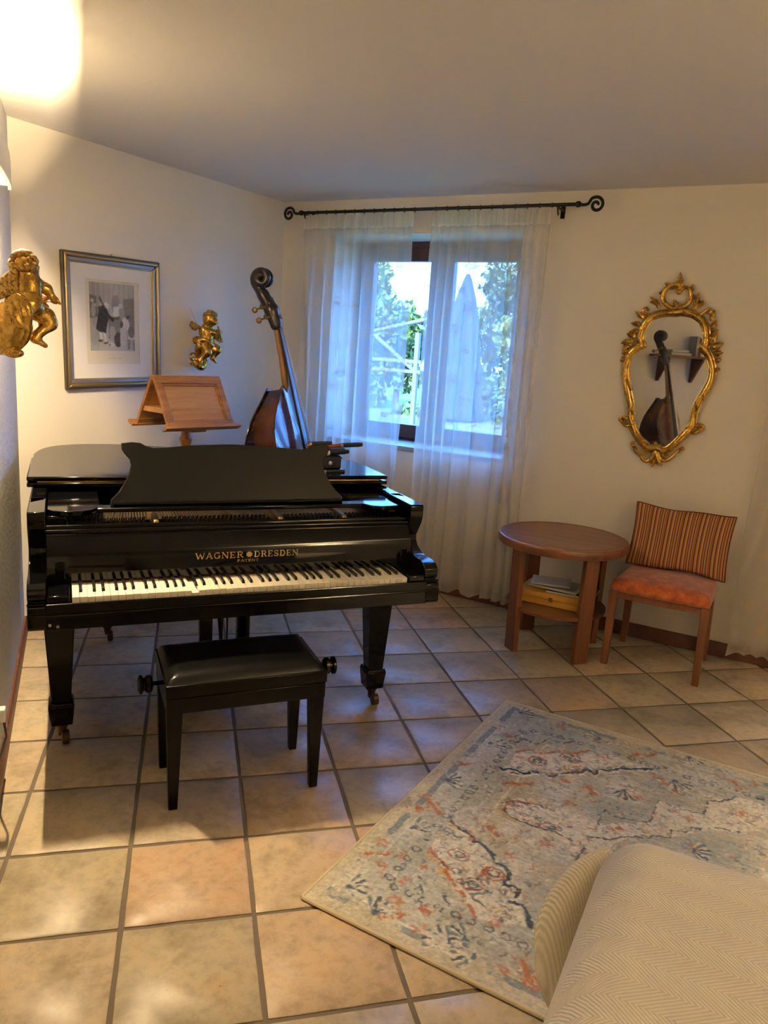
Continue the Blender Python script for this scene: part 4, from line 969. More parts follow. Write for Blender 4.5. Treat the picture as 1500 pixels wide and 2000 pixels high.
# ================================================================== GILT CHERUBS
def rotz(v, a): return (v[0]*math.cos(a)-v[1]*math.sin(a), v[0]*math.sin(a)+v[1]*math.cos(a), v[2])
def small_cherub():
    c = empty('gilt_cherub', on_picture_wall(.822, .075, 1.545), AP, 'small gilt winged cherub playing a pipe on the wall beside the print', 'cherub')
    c.scale = (.95,)*3
    s = .00068
    p = lambda x, z, y=0.: ((x-400)*s, y, (600-z)*s)
    body = [ell(p(415, 440, -.03), (.044, .045, .050)), cone(p(412, 490, -.02), p(405, 520, -.01), .022, .026), ell(p(405, 560, -.005), (.050, .040, .050)), ell(p(412, 620, -.012), (.046, .043, .042)), ell(p(395, 670, .0), (.053, .043, .036)),
            cone(p(375, 540, -.01), p(440, 560, -.05), .021, .017), cone(p(440, 560, -.05), p(480, 545, -.06), .017, .014),      # right arm across
            cone(p(450, 545, -.015), p(505, 600, -.035), .020, .016), cone(p(505, 600, -.035), p(485, 555, -.07), .015, .012),
            ell(p(484, 548, -.066), (.012, .012, .011)), ell(p(520, 622, -.045), (.012, .011, .014)),
            cone(p(360, 680, -.02), p(352, 740, -.055), .036, .030), cone(p(352, 740, -.055), p(305, 815, -.025), .027, .017), cone(p(305, 815, -.025), p(285, 855, -.04), .014, .012), cone(p(285, 855, -.04), p(275, 862, -.06), .011, .008),
            cone(p(425, 680, -.02), p(462, 715, -.065), .034, .029), cone(p(462, 715, -.065), p(430, 795, -.05), .026, .015), cone(p(430, 795, -.05), p(455, 830, -.062), .013, .009),
            ell(p(440, 447, -.070), (.010, .012, .009)), ell(p(455, 460, -.060), (.012, .010, .009)), ell(p(425, 466, -.066), (.013, .011, .010)), ell(p(437, 478, -.062), (.010, .008, .006)),
            ell(p(375, 452, -.03), (.006, .012, .013))]
    for i in range(5): body.append(cone(p(484+i*2, 541+i*4, -.070), p(492+i*2, 545+i*4, -.078), .0045, .004, k=.003))
    for i in range(4): body.append(cone(p(512+i*5, 630, -.052), p(514+i*5, 646, -.055), .0045, .0038, k=.003))
    sdf_mesh('body', body, .0042, 'gilt', c, k=.014)
    hair = []
    rs = random.Random(3)
    for i in range(46):
        a = rs.uniform(-2.9, .5); b = rs.uniform(-.25, 1.3)
        x, y, z = .043*math.cos(b)*math.cos(a+1.2), .045*math.cos(b)*math.sin(a+1.2), .047*math.sin(b)
        q = p(415, 440, -.03); 
        if y < -.02 and z < .018: continue
        hair.append(ell((q[0]+x, q[1]+y, q[2]+z), (.0125, .0125, .0125)))
    for i in range(10):
        a = -math.pi + i*math.pi/9; q = p(415, 440, -.03); hair.append(ell((q[0]+.040*math.cos(a), q[1]+.035*math.sin(a), q[2]+.032), (.012, .012, .011)))
    sdf_mesh('hair', hair, .0042, 'gilt_hair', c, k=.005)
    e = MB(); 
    for x in (428, 452): e.ball(p(x, 444, -.066), (.005, .004, .003), 6)
    e.build('eyes', 'frame_dark', c)
    w = []
    for i in range(7):
        a = rad(150+i*17); L = .055-.004*abs(i-2)
        o = p(345, 520, .02); w.append(cone(o, (o[0]+L*math.cos(a)-.004, o[1]+.012, o[2]+L*math.sin(a)*.75+.012), .010, .0075, k=.003))
    o = p(342, 515, .02); w.append(cone(o, (o[0]-.045, o[1]+.012, o[2]+.016), .012, .010))
    sdf_mesh('wing', w, .0036, 'gilt_hair', c, k=.004)
    d = []
    P_ = catmull([p(300, 690, -.02), p(295, 640, -.02), p(345, 630, -.045), p(400, 675, -.058), p(425, 690, -.05)], 6)
    for a, b in zip(P_[:-1], P_[1:]): d.append(cone(tuple(a), tuple(b), .012, .012, k=.006))
    P_ = catmull([p(300, 690, -.02), p(310, 730, .0), p(360, 790, .0), p(380, 830, -.01), p(350, 880, -.015), p(300, 875, -.015), p(262, 840, -.01)], 6)
    for a, b in zip(P_[:-1], P_[1:]): d.append(cone(tuple(a), tuple(b), .017, .017, k=.01))
    sdf_mesh('drape', d, .0044, 'gilt', c, k=.008)
    sc = []
    for i in range(22):
        a0, a1 = rad(-60+i*24), rad(-60+(i+1)*24); r0, r1 = .030*math.exp(-.055*i), .030*math.exp(-.055*(i+1)); q = p(238, 795, -.005)
        sc.append(cone((q[0]+r0*math.cos(a0), q[1], q[2]+r0*math.sin(a0)), (q[0]+r1*math.cos(a1), q[1], q[2]+r1*math.sin(a1)), .010, .010))
    sc.append(cone(p(262, 840, -.01), p(300, 870, 0), .013, .016)); sc.append(cone(p(300, 870, 0), p(345, 880, .03), .014, .012))
    sc.append(cone(p(345, 860, 0), (p(345, 860)[0], .070, p(345, 860)[2]), .015, .015)); sc.append(cone(p(400, 640, 0), (p(400, 640)[0], .072, p(400, 640)[2]), .028, .028))
    sdf_mesh('scroll_base', sc, .0042, 'gilt', c, k=.006)
    MB().tube([p(440, 500, -.085), p(520, 640, -.07)], [.0055, .0085], 8).build('pipe', 'gilt', c)
    MB().tube([p(345, 500, .03), p(312, 345, .072)], .0012, 5).build('hanging_wire', 'steel', c)
small_cherub()
def big_cherub():
    """seen from behind, fiddle under the chin, hung on the left wall"""
    org = on_left_wall(.30, .135, 1.615); c = empty('gilt_fiddler_cherub', org, rad(11), 'gilt cherub seen from behind playing a fiddle on the left wall', 'cherub')
    c.scale = (.81,)*3
    s = .000364
    p = lambda x, z, y=0.: ((x-150)*s, y, (620-z)*s)
    body = [ell(p(165, 290, -.005), (.040, .043, .042)), cone(p(190, 350, .0), p(190, 400, -.005), .024, .028), ell(p(185, 460, -.01), (.047, .036, .046)), ell(p(190, 560, -.012), (.046, .038, .044)), ell(p(170, 650, -.02), (.056, .045, .044)), ell(p(200, 660, -.035), (.030, .026, .034)), ell(p(110, 650, -.035), (.030, .026, .034)),
            cone(p(235, 420, .01), p(360, 490, .02), .024, .019), cone(p(360, 490, .02), p(425, 580, .02), .018, .012), ell(p(440, 600, .02), (.014, .013, .011)),
            cone(p(110, 440, .01), p(20, 500, .01), .024, .019), cone(p(20, 500, .01), p(40, 420, .06), .018, .013),
            cone(p(215, 700, .0), p(350, 760, .02), .036, .030), cone(p(350, 760, .02), p(380, 820, .022), .030, .027), cone(p(380, 830, .02), p(265, 940, .0), .026, .017), cone(p(265, 940, .0), p(235, 985, -.005), .015, .014), cone(p(235, 985, -.005), p(335, 1050, .0), .014, .009),
            cone(p(120, 720, .0), p(60, 820, .03), .036, .030), cone(p(60, 820, .03), p(20, 930, .01), .026, .017), cone(p(20, 930, .01), p(-40, 960, .0), .014, .010),
            ell(p(262, 330, .012), (.013, .016, .016)), ell(p(250, 300, .03), (.013, .016, .012))]
    for i in range(4): body.append(cone(p(440+i*9, 598+i*4, .016-.004*i), p(470+i*7, 618+i*3, .012-.004*i), .0052, .0045, k=.003))
    body.append(cone(p(430, 600, .03), p(452, 622, .034), .005, .0045, k=.003))
    sdf_mesh('body', body, .0040, 'gilt', c, k=.014)
    rs = random.Random(5); hair = []
    for i in range(70):
        a = rs.uniform(0, 2*math.pi); b = rs.uniform(-.55, 1.4); q = p(160, 280, -.005)
        x, y, z = .042*math.cos(b)*math.cos(a), .045*math.cos(b)*math.sin(a), .042*math.sin(b)
        if x > .012 and y > 0.005 and z < .012: continue
        hair.append(ell((q[0]+x, q[1]+y, q[2]+z), (.011, .012, .0105)))
    for i in range(5):
        q = p(120+i*25, 335-abs(i-2)*4, -.036); hair.append(ell(q, (.010, .010, .009)))
    sdf_mesh('hair', hair, .0038, 'gilt_hair', c, k=.005)
    w = []
    for i in range(6):
        o = p(70, 360+i*36, -.035); w.append(cone(o, (o[0]-.035-.004*i, o[1]-.012, o[2]-.028), .013, .009, k=.004)); w.append(cone(o, (o[0]-.004, o[1]-.004, o[2]-.03), .012, .011, k=.004))
    w.append(cone(p(60, 300, -.030), p(75, 550, -.036), .012, .010))
    sdf_mesh('wing', w, .0038, 'gilt_hair', c, k=.005)
    d = []
    for pts, r in (([p(35, 640, -.05), p(90, 595, -.056), p(150, 640, -.066), p(185, 740, -.066), p(170, 860, -.05)], .015), ([p(45, 650, -.055), p(60, 760, -.07), p(110, 850, -.064), p(165, 870, -.05)], .013), ([p(95, 625, -.064), p(130, 740, -.074), p(150, 850, -.06)], .012), ([p(30, 650, -.045), p(0, 800, -.045), p(10, 950, -.035), p(40, 1060, -.02)], .020), ([p(165, 870, -.045), p(130, 980, -.03), p(60, 1060, -.02)], .022), ([p(60, 880, -.05), p(40, 1000, -.03), p(20, 1090, -.02)], .020), ([p(-20, 700, -.03), p(-60, 900, -.02), p(-30, 1060, -.02)], .02)):
        P_ = catmull(pts, 5)
        for a, b in zip(P_[:-1], P_[1:]): d.append(cone(tuple(a), tuple(b), r, r, k=.004))
    sdf_mesh('drape', d, .0042, 'gilt', c, k=.005)
    sc = [ell(p(40, 1135, -.02), (.036, .030, .018)), cone(p(30, 1050, -.02), p(20, 1110, -.02), .014, .016)]
    for i in range(16):
        a0, a1 = rad(90+i*24), rad(90+(i+1)*24); r0, r1 = .034*math.exp(-.06*i), .034*math.exp(-.06*(i+1)); q = p(50, 1135, -.045)
        sc.append(cone((q[0]+r0*math.cos(a0), q[1]-.0005*i, q[2]+.5*r0*math.sin(a0)), (q[0]+r1*math.cos(a1), q[1]-.0005*i, q[2]+.5*r1*math.sin(a1)), .006, .006, k=.003))
    sc.append(cone(p(20, 1120, 0), p(-260, 1120, .02), .016, .016))
    sdf_mesh('scroll_base', sc, .0042, 'gilt', c, k=.006)
    MB().tube([p(20, 520, 0), p(-260, 520, .02)], .014, 10).build('wall_stay', 'gilt', c)
    v = MB(); v.tube([p(300, 612, .05), p(430, 606, .012)], .0028, 6); v.tube([p(60, 470, .06), p(490, 616, .0)], .0018, 5); v.build('fiddle_bow', 'gilt_hair', c)
    sdf_mesh('fiddle', [ell(p(305, 590, .055), (.030, .028, .012)), ell(p(325, 660, .05), (.022, .022, .012)), cone(p(270, 540, .06), p(180, 430, .09), .007, .006)], .004, 'gilt', c, k=.01)
big_cherub()

# ================================================================== CURTAIN ROD AND CURTAINS  (local: x along window wall, -y into the room)
rod = empty('curtain_rod', C3, AW, 'black wrought-iron curtain rod with scrolled ends above the window', 'curtain rod')
RO, RZc = -.105, 2.372
MB().tube([(.20, RO, RZc), (2.06, RO, RZc)], .0095, 12).build('rod', 'iron_black', rod)
def spiral(cx, cz, r, a0, a1, n=26, e=.72):
    return [(cx + r*(1-(1-.18)*k/n)*math.cos(a0+(a1-a0)*k/n), RO, cz + r*(1-(1-.18)*k/n)*math.sin(a0+(a1-a0)*k/n)) for k in range(n+1)]
for s, x in ((-1, .215), (1, 2.045)):
    P = [(x, RO, RZc), (x+s*.03, RO, RZc-.004), (x+s*.055, RO, RZc+.002)]
    cx = x+s*.098; cz = RZc-.006
    a0 = rad(135) if s > 0 else rad(45); a1 = a0 + (-1 if s > 0 else 1)*rad(500)
    P += spiral(cx, cz, .043, a0, a1)
    MB().tube(catmull(P, 2), [.0085]*(2*len(P)-1), 8).build('finial', 'iron_black', rod)
    MB().lathe([(.012, -.012), (.016, -.008), (.016, .008), (.012, .012)], 12, (x, RO, RZc), 'x').build('collar', 'iron_black', rod)
for x in (.24, 1.932):
    mb = MB(); mb.tube([(x, RO, RZc-.012), (x, 0, RZc-.012)], .007, 8); mb.box(x-.012, x+.012, -.006, 0, RZc-.055, RZc+.02); mb.tube([(x, RO, RZc-.014), (x, RO+.02, RZc-.05)], .005, 8); mb.build('bracket', 'iron_black', rod)
for k in range(24):
    x = .27 + (1.90-.27)*k/23
    if 1.05 < x < 1.17: continue
    P = [(x, RO + .0125*math.cos(2*math.pi*i/12), RZc - .002 + .0135*math.sin(2*math.pi*i/12)) for i in range(12)]
    MB().tube(P, .002, 5, closed=True).build('ring', 'iron_black', rod)
def curtain(label, u0, u1, ztop, zbot, seed, nfold, name='sheer_curtain', off=-.105, flare=0.):
    r = np.random.default_rng(seed); w = u1-u0; nx = int(w*1.0/.0048); nz = int((ztop-zbot)/.0062)
    S, T = np.meshgrid(np.linspace(0, 1, nx), np.linspace(0, 1, nz))           # T downwards
    z = ztop - (ztop-zbot)*T
    wob = .35*(fbm(S*3+seed, T*2.2, seed, 2)-.5)
    ph = 2*np.pi*nfold*(S + .06*np.sin(2*np.pi*S*1.3+seed) + wob*T*.22)
    amp = (.008 + .020*np.clip(T/.25, 0, 1) + .010*T)
    f = np.sin(ph) + .35*np.sin(2.1*ph+1.3) * T
    u = u0 + w*S + flare*(S-.5)*T + .010*np.cos(ph)*np.clip(T/.2, 0, 1)
    y = off - .004 + amp*f
    pinch = np.exp(-((T*(ztop-zbot)-.05)/.05)**2)
    y = y + pinch*.011*np.sin(2*np.pi*nfold*2.6*S)
    hem = .016*np.abs(np.sin(np.pi*S*w/.075)); z = z + hem*np.clip((T-.95)/.05, 0, 1) + .02*(fbm(S*4, T*0, seed+3, 2)-.5)*np.clip((T-.9)/.1, 0, 1)
    dense = np.where(ztop-z < .085, 1., 0.) + .35*np.exp(-((T-1)*(ztop-zbot)/.03)**2)
    # woven flowers
    fl = np.zeros_like(S); cl = S*w*1.0; rows = int((ztop-zbot)/.13)
    for i in range(rows):
        for j in range(max(1, int(w/.15))):
            cx = (j+.5+.5*(i % 2)*.9)*.15 + r.normal(0, .012); cz = ztop - .17 - i*.13 + r.normal(0, .015); a = r.uniform(0, 6.3); R = .034 if (i+j) % 3 else .016
            dx, dz = cl-cx, z-cz; d = np.hypot(dx, dz); th = np.arctan2(dz, dx)+a
            pet = R*(.62+.38*np.abs(np.cos(2.5*th)))
            fl = np.maximum(fl, np.clip(1-np.abs(d-pet)/.0055, 0, 1)); fl = np.maximum(fl, np.clip(1-np.abs(d-.008)/.005, 0, 1))
            if R > .02:                                                   # little leaves beside the bloom
                for s_ in (-1, 1):
                    lx, lz = dx - s_*.052*math.cos(a*.3), dz + .010; fl = np.maximum(fl, np.clip(1-np.abs(np.hypot(lx*.8, lz*1.8)-.012)/.0045, 0, 1))
    P = np.stack([u, y, z], -1)
    o = grid_mesh(name, P[::-1], {'dense': np.clip(dense, 0, 1)[::-1].ravel(), 'flower': (fl*.9)[::-1].ravel()}, 'sheer')
    o.location = C3; o.rotation_euler.z = AW
    return tag(o, label, 'curtain', 'sheer curtains on the window wall')
curtain('sheer cream curtain panel with woven flowers covering the left window half', .235, 1.045, 2.356, .050, 3, 8.5)
curtain('sheer cream curtain panel with woven flowers covering the right window half', 1.172, 1.905, 2.356, .050, 5, 8.5)
curtain('sheer cream curtain at the right edge of the room beside the chair', 3.12, 4.75, 2.356, .060, 9, 15, off=-.10)
rod2 = empty('curtain_rod', C3, AW, 'black wrought-iron curtain rod above the curtain at the right edge', 'curtain rod')
MB().tube([(3.08, RO, RZc), (4.78, RO, RZc)], .0095, 12).build('rod', 'iron_black', rod2)
for x in (3.14, 4.72):
    mb = MB(); mb.tube([(x, RO, RZc-.012), (x, 0, RZc-.012)], .007, 8); mb.box(x-.012, x+.012, -.006, 0, RZc-.055, RZc+.02); mb.build('bracket', 'iron_black', rod2)

# ================================================================== GILT MIRROR
MIR = [(2.611, 1.812), (2.642, 1.817), (2.685, 1.81), (2.725, 1.789), (2.75, 1.758), (2.763, 1.721), (2.767, 1.676), (2.752, 1.664), (2.759, 1.64), (2.786, 1.615), (2.807, 1.573), (2.817, 1.535), (2.817, 1.486), (2.8, 1.436), (2.776, 1.384), (2.762, 1.332), (2.759, 1.287), (2.759, 1.248), (2.743, 1.223), (2.718, 1.187), (2.691, 1.15), (2.662, 1.118), (2.641, 1.107), (2.601, 1.122), (2.568, 1.111), (2.531, 1.137), (2.498, 1.175), (2.47, 1.224), (2.455, 1.263), (2.451, 1.321), (2.435, 1.377), (2.417, 1.433), (2.404, 1.484), (2.401, 1.529), (2.403, 1.563), (2.415, 1.598), (2.445, 1.628), (2.469, 1.64), (2.469, 1.66), (2.458, 1.679), (2.458, 1.712), (2.468, 1.751), (2.491, 1.785), (2.527, 1.803), (2.569, 1.811)]
mr = empty('wall_mirror', C3, AW, 'ornate gilt mirror in a scrolled baroque frame above the table', 'mirror')
cu_, cz_ = 2.61, 1.46
ctr = [(u, z) for u, z in MIR]                                       # clockwise seen from the room
n = len(MIR)
outl = [(q[0], q[1]) for q in inset(ctr, .014)]
mb = MB(); gl = [(q[0], q[1]) for q in inset(ctr, .006)]
mb.prism(gl, lambda x, z: (x, -.008, z), lambda x, z: (x, -.014, z)); mb.build('glass', 'mirror_glass', mr, angle=0)
mb = MB(); mb.prism(gl, lambda x, z: (x, -.001, z), lambda x, z: (x, -.008, z)); mb.build('backboard', 'frame_dark', mr, angle=0)
pth = [(p.x, -.022, p.z) for p in catmull([(u, 0, z) for u, z in outl], 3, closed=True)]
rads = [.018 + .0035*math.sin(i*.37) for i in range(len(pth))]
MB().tube(pth, rads, 12, closed=True).build('moulding', 'gilt', mr)
lip = [(p.x, -.024, p.z) for p in catmull([(q[0], 0, q[1]) for q in inset(ctr, -.0005)], 3, closed=True)]
MB().tube(lip, .0055, 8, closed=True).build('inner_lip', 'gilt', mr)
oo = [(p.x, -.016, p.z) for p in catmull([(q[0], 0, q[1]) for q in inset(ctr, .029)], 3, closed=True)]
MB().tube(oo, .0065, 8, closed=True).build('outer_lip', 'gilt', mr)
def curl(pts, r0, r1, name='scroll', y=-.022, sub=6):
    P = catmull([(u, y, z) for u, z in pts], sub); N = len(P)
    MB().tube(P, [r0+(r1-r0)*i/(N-1) for i in range(N)], 10).ball(tuple(P[-1]), r1*1.7, 6).build(name, 'gilt', mr)
def leafv(c, ang, L, w, name='leaf', y=-.022):
    """curled acanthus leaf with scalloped edge"""
    mb = MB(); ca, sa = math.cos(ang), math.sin(ang); V = []; F = []; N = 8
    for i in range(N+1):
        t = i/N; ww_ = w*math.sin(math.pi*min(1, t*.92+.08))**.7*(1+.22*math.sin(t*22)) * (1-.25*t)
        bend = .35*L*t*t
        for k, s_ in enumerate((-1, -.5, 0, .5, 1)):
            lx = L*t; lz = s_*ww_ + bend; yy_ = y - .010*(1-abs(s_))*math.sin(math.pi*t*.9+.2) - .006*t*t
            V.append((c[0] + lx*ca - lz*sa, yy_, c[1] + lx*sa + lz*ca))
    m = len(V); V += [(v[0], -.004, v[2]) for v in V]
    for i in range(N):
        for k in range(4):
            a = i*5+k; F.append((a, a+1, a+6, a+5)); F.append((m+a+5, m+a+6, m+a+1, m+a))
    rim = [i*5 for i in range(N+1)] + [N*5+k for k in range(1, 5)] + [i*5+4 for i in range(N-1, -1, -1)] + [3, 2, 1]
    for i in range(len(rim)): a, b = rim[i], rim[(i+1) % len(rim)]; F.append((a, b, m+b, m+a))
    mb.add(V, F).build(name, 'gilt', mr, angle=50)
# crest: open loop with flame leaf
curl([(2.611, 1.845), (2.574, 1.854), (2.543, 1.880), (2.532, 1.912), (2.543, 1.945), (2.570, 1.966), (2.600, 1.970)], .013, .012, 'crest_loop')
curl([(2.605, 1.852), (2.637, 1.856), (2.666, 1.878), (2.676, 1.910), (2.664, 1.945), (2.640, 1.957), (2.622, 1.944), (2.612, 1.934)], .013, .009, 'crest_loop')
leafv((2.606, 1.945), rad(72), .085, .017, 'crest_leaf', -.026); leafv((2.600, 1.958), rad(170), .05, .014); leafv((2.560, 1.962), rad(130), .03, .012); leafv((2.535, 1.925), rad(160), .025, .012)
leafv((2.612, 1.848), rad(95), .045, .016, 'crest_leaf', -.028); leafv((2.668, 1.935), rad(60), .038, .010); leafv((2.676, 1.90), rad(30), .025, .010)
leafv((2.520, 1.845), rad(112), .080, .014); leafv((2.505, 1.870), rad(150), .035, .010); leafv((2.695, 1.842), rad(62), .088, .015); leafv((2.715, 1.86), rad(35), .04, .011)
curl([(2.500, 1.815), (2.468, 1.814), (2.444, 1.822), (2.441, 1.840), (2.456, 1.848), (2.464, 1.838)], .009, .005)
curl([(2.725, 1.815), (2.748, 1.836), (2.768, 1.852), (2.783, 1.842), (2.776, 1.828), (2.766, 1.836)], .009, .005)
for u, z, a, L, w in ((2.442, 1.79, 120, .04, .012), (2.432, 1.755, 150, .035, .011), (2.425, 1.72, 165, .032, .011), (2.415, 1.69, 140, .035, .012), (2.40, 1.665, 170, .04, .014), (2.392, 1.645, 200, .035, .012), (2.385, 1.615, 190, .025, .011), (2.375, 1.575, 200, .02, .010),
                      (2.780, 1.795, 50, .04, .012), (2.792, 1.755, 40, .035, .011), (2.795, 1.715, 25, .035, .012), (2.800, 1.685, 40, .04, .014), (2.815, 1.66, 5, .04, .014), (2.822, 1.63, -15, .035, .012), (2.838, 1.59, 0, .022, .011), (2.842, 1.55, -30, .02, .010)):
    leafv((u, z), rad(a), L*1.35, w*1.45)
for u, z in ((2.405, 1.668), (2.398, 1.650), (2.812, 1.682), (2.824, 1.662), (2.60, 1.83), (2.625, 1.83)): MB().ball((u, -.03, z), (.011, .010, .011), 6).build('rosette', 'gilt', mr)
# notched shoulders and lower corners
curl([(2.440, 1.640), (2.458, 1.648), (2.472, 1.660), (2.474, 1.648)], .010, .006); curl([(2.785, 1.655), (2.768, 1.656), (2.752, 1.660), (2.752, 1.648)], .010, .006)
curl([(2.455, 1.262), (2.425, 1.248), (2.396, 1.250), (2.390, 1.236), (2.404, 1.228)], .012, .007); curl([(2.405, 1.222), (2.425, 1.206), (2.450, 1.214), (2.462, 1.226)], .008, .009)
curl([(2.765, 1.258), (2.790, 1.246), (2.822, 1.250), (2.830, 1.236), (2.816, 1.226)], .012, .007); curl([(2.812, 1.222), (2.790, 1.206), (2.765, 1.212), (2.748, 1.222)], .008, .009)
for u, z, a in ((2.402, 1.47, -80), (2.815, 1.45, -110), (2.43, 1.33, -75), (2.785, 1.36, -110), (2.50, 1.16, -50), (2.70, 1.15, -140)): leafv((u, z), rad(a), .07, .010, 'leaf', -.034)
# pendant
curl([(2.600, 1.095), (2.590, 1.050), (2.568, 1.026), (2.545, 1.028), (2.526, 1.052), (2.500, 1.072), (2.480, 1.100), (2.474, 1.116)], .011, .007, 'pendant_scroll'); curl([(2.545, 1.10), (2.536, 1.075), (2.55, 1.06), (2.565, 1.07)], .007, .005, 'pendant_scroll')
curl([(2.614, 1.095), (2.628, 1.055), (2.650, 1.038), (2.675, 1.046), (2.692, 1.062), (2.712, 1.090), (2.740, 1.116)], .011, .007, 'pendant_scroll'); curl([(2.66, 1.10), (2.672, 1.075), (2.66, 1.06), (2.645, 1.07)], .007, .005, 'pendant_scroll')
leafv((2.605, 1.105), rad(-88), .10, .020, 'pendant_leaf', -.028); leafv((2.606, 1.035), rad(-125), .04, .012); leafv((2.612, 1.035), rad(-55), .04, .012); leafv((2.603, 1.10), rad(90), .035, .016, 'pendant_leaf', -.03)
leafv((2.50, 1.075), rad(110), .035, .010); leafv((2.715, 1.09), rad(40), .035, .010)

# ================================================================== ROUND TABLE
TB = Vector((2.108, 1.452, 0)); TR = .345; TZ = .625
tb = empty('round_table', TB, rad(-43), 'round brown wooden side table with four slab legs and a lower shelf', 'table')
MB().lathe([(TR-.012, TZ-.048), (TR-.003, TZ-.044), (TR, TZ-.036), (TR, TZ-.012), (TR-.004, TZ-.003), (TR-.010, TZ)], 72).build('top', 'table_wood', tb, angle=25)
mb = MB(); mb.tube([(.31*math.cos(2*math.pi*k/72), .31*math.sin(2*math.pi*k/72), TZ+.0002) for k in range(72)], .0012, 4, closed=True); mb.build('inlay', 'table_leg_wood', tb)
MB().lathe([(.262, .232), (.266, .236), (.266, .250), (.262, .254)], 64).build('shelf', 'table_wood', tb, angle=25)
for k in range(4):
    a = math.pi/2*k + rad(51)
    ca, sa = math.cos(a), math.sin(a)
    def q(r, t, z): return (r*ca - t*sa, r*sa + t*ca, z)
    mb = MB(); w = .043
    mb.add([q(.238, -w, 0), q(.272, -w, 0), q(.272, w, 0), q(.238, w, 0), q(.248, -w*.95, TZ-.048), q(.282, -w*.95, TZ-.048), q(.282, w*.95, TZ-.048), q(.248, w*.95, TZ-.048)], [(0,3,2,1),(4,5,6,7),(0,1,5,4),(1,2,6,5),(2,3,7,6),(3,0,4,7)])
    mb.build('leg', 'table_leg_wood', tb, bevel=.004)
bx = empty('wooden_box', TB + Vector((.0, .0, .2545)), rad(-42), 'flat yellow pine box on the lower shelf of the round table', 'box')
MB().box(-.183, .183, -.115, .115, 0, .036).build('body', 'pine_box', bx, bevel=.003); MB().box(-.185, .185, -.117, .117, .0375, .070).build('lid', 'pine_box', bx, bevel=.003)
MB().box(-.010, .010, -.121, -.115, .026, .050).build('clasp', 'brass_dull', bx)
def magazine(name, label, dx, dy, z, rz, w, h, th, mat, pm='paper'):
    m = empty(name, TB + Vector((dx, dy, z)), rad(rz), label, 'magazine', 'magazines on the pine box')
    nx, ny = 12, 10; X, Y = np.meshgrid(np.linspace(-w/2, w/2, nx), np.linspace(-h/2, h/2, ny))
    Z = th + .006*np.clip((X/w+.25), 0, 1)**2 + .001*np.sin(Y*30)
    P = np.stack([X, Y, Z], -1); o = grid_mesh('cover', P, {}, mat, m); s = o.modifiers.new('solid', 'SOLIDIFY'); s.thickness = .0012
    MB().box(-w/2+.002, w/2-.003, -h/2+.002, h/2-.002, 0, th-.0012).build('pages', pm, m)
magazine('magazine', 'dark magazine at the bottom of the papers on the pine box', .07, -.05, .3252, -40, .25, .20, .010, 'paper_dark')
magazine('magazine', 'pale grey magazine lying across the pine box', .0, .0, .3415, -46, .27, .19, .009, 'paper_grey')
magazine('sheet_music', 'white booklet on top of the papers on the pine box', -.03, .02, .3575, -30, .21, .16, .006, 'paper')

# ================================================================== CHAIR AND CUSHION
ch = empty('low_chair', C3 + UW*2.80 + NW*.325, AW, 'low armless chair with an orange velvet seat and brown wooden legs', 'chair')
for sx in (-1, 1):
    mb = MB(); mb.frustum((sx*.226, -.195, 0), (.016, .016), (sx*.222, -.190, .405), (.021, .021)); mb.build('leg', 'chair_wood', ch, bevel=.003)
    mb = MB(); mb.frustum((sx*.215, .205, 0), (.016, .016), (sx*.205, .165, .405), (.021, .021)); mb.build('leg', 'chair_wood', ch, bevel=.003)
mb = MB(); N = 14
def rail(y0, bow, z0, z1, th):
    V = []
    for i in range(N+1):
        t = i/N*2-1; x = t*.236; y = y0 - bow*(1-t*t); V += [(x, y, z0), (x, y+th, z0), (x, y+th, z1), (x, y, z1)]
    F = [(i*4+k, i*4+(k+1) % 4, (i+1)*4+(k+1) % 4, (i+1)*4+k) for i in range(N) for k in range(4)] + [(0, 1, 2, 3), (N*4+3, N*4+2, N*4+1, N*4)]
    return V, F
MB().add(*rail(-.200, .018, .370, .412, .022)).build('front_rail', 'chair_wood', ch, bevel=.002)
mb = MB(); mb.box(-.228, -.206, -.19, .17, .37, .41); mb.box(.206, .228, -.19, .17, .37, .41); mb.box(-.22, .22, .15, .172, .37, .41); mb.build('side_rail', 'chair_wood', ch, bevel=.002)
nx, ny = 37, 33; U, Vv = np.meshgrid(np.linspace(-1, 1, nx), np.linspace(-1, 1, ny))
r4 = np.clip((np.abs(U)**7+np.abs(Vv)**7), 0, 1)
zz_ = .432 + .044*np.sqrt(np.clip(1-np.maximum(np.abs(U), np.abs(Vv))**8, 0, 1)) + .010*(1-U**2)*(1-Vv**2)
sx_ = .245 - .012*(Vv+1)/2
X = U*sx_*(1-.02*np.abs(Vv)**6); Y = Vv*.20 - .014 - .020*(1-U**2)*(Vv < 0)*np.abs(Vv) 
top = np.stack([X, Y, zz_], -1); bot = np.stack([X*.985, Y*.985, np.full_like(X, .408)], -1)
V = np.concatenate([top.reshape(-1, 3), bot.reshape(-1, 3)]); m = nx*ny; idx = np.arange(m).reshape(ny, nx)
Q = [np.stack([idx[:-1,:-1], idx[:-1,1:], idx[1:,1:], idx[1:,:-1]], -1).reshape(-1, 4), m + np.stack([idx[:-1,:-1], idx[1:,:-1], idx[1:,1:], idx[:-1,1:]], -1).reshape(-1, 4)]
rim = np.concatenate([idx[0, :], idx[1:, -1], idx[-1, -2::-1], idx[-2:0:-1, 0]]); nxt = np.roll(rim, -1)
Q.append(np.stack([rim, m+rim, m+nxt, nxt], -1))
raw_mesh('seat', V, np.concatenate(Q), None, 'orange_velvet', ch)
cn = empty('striped_cushion', C3 + UW*2.815 + NW*.215 + Vector((0, 0, .478)), AW, 'orange and brown striped cushion leaning on the wall on the low chair', 'cushion')
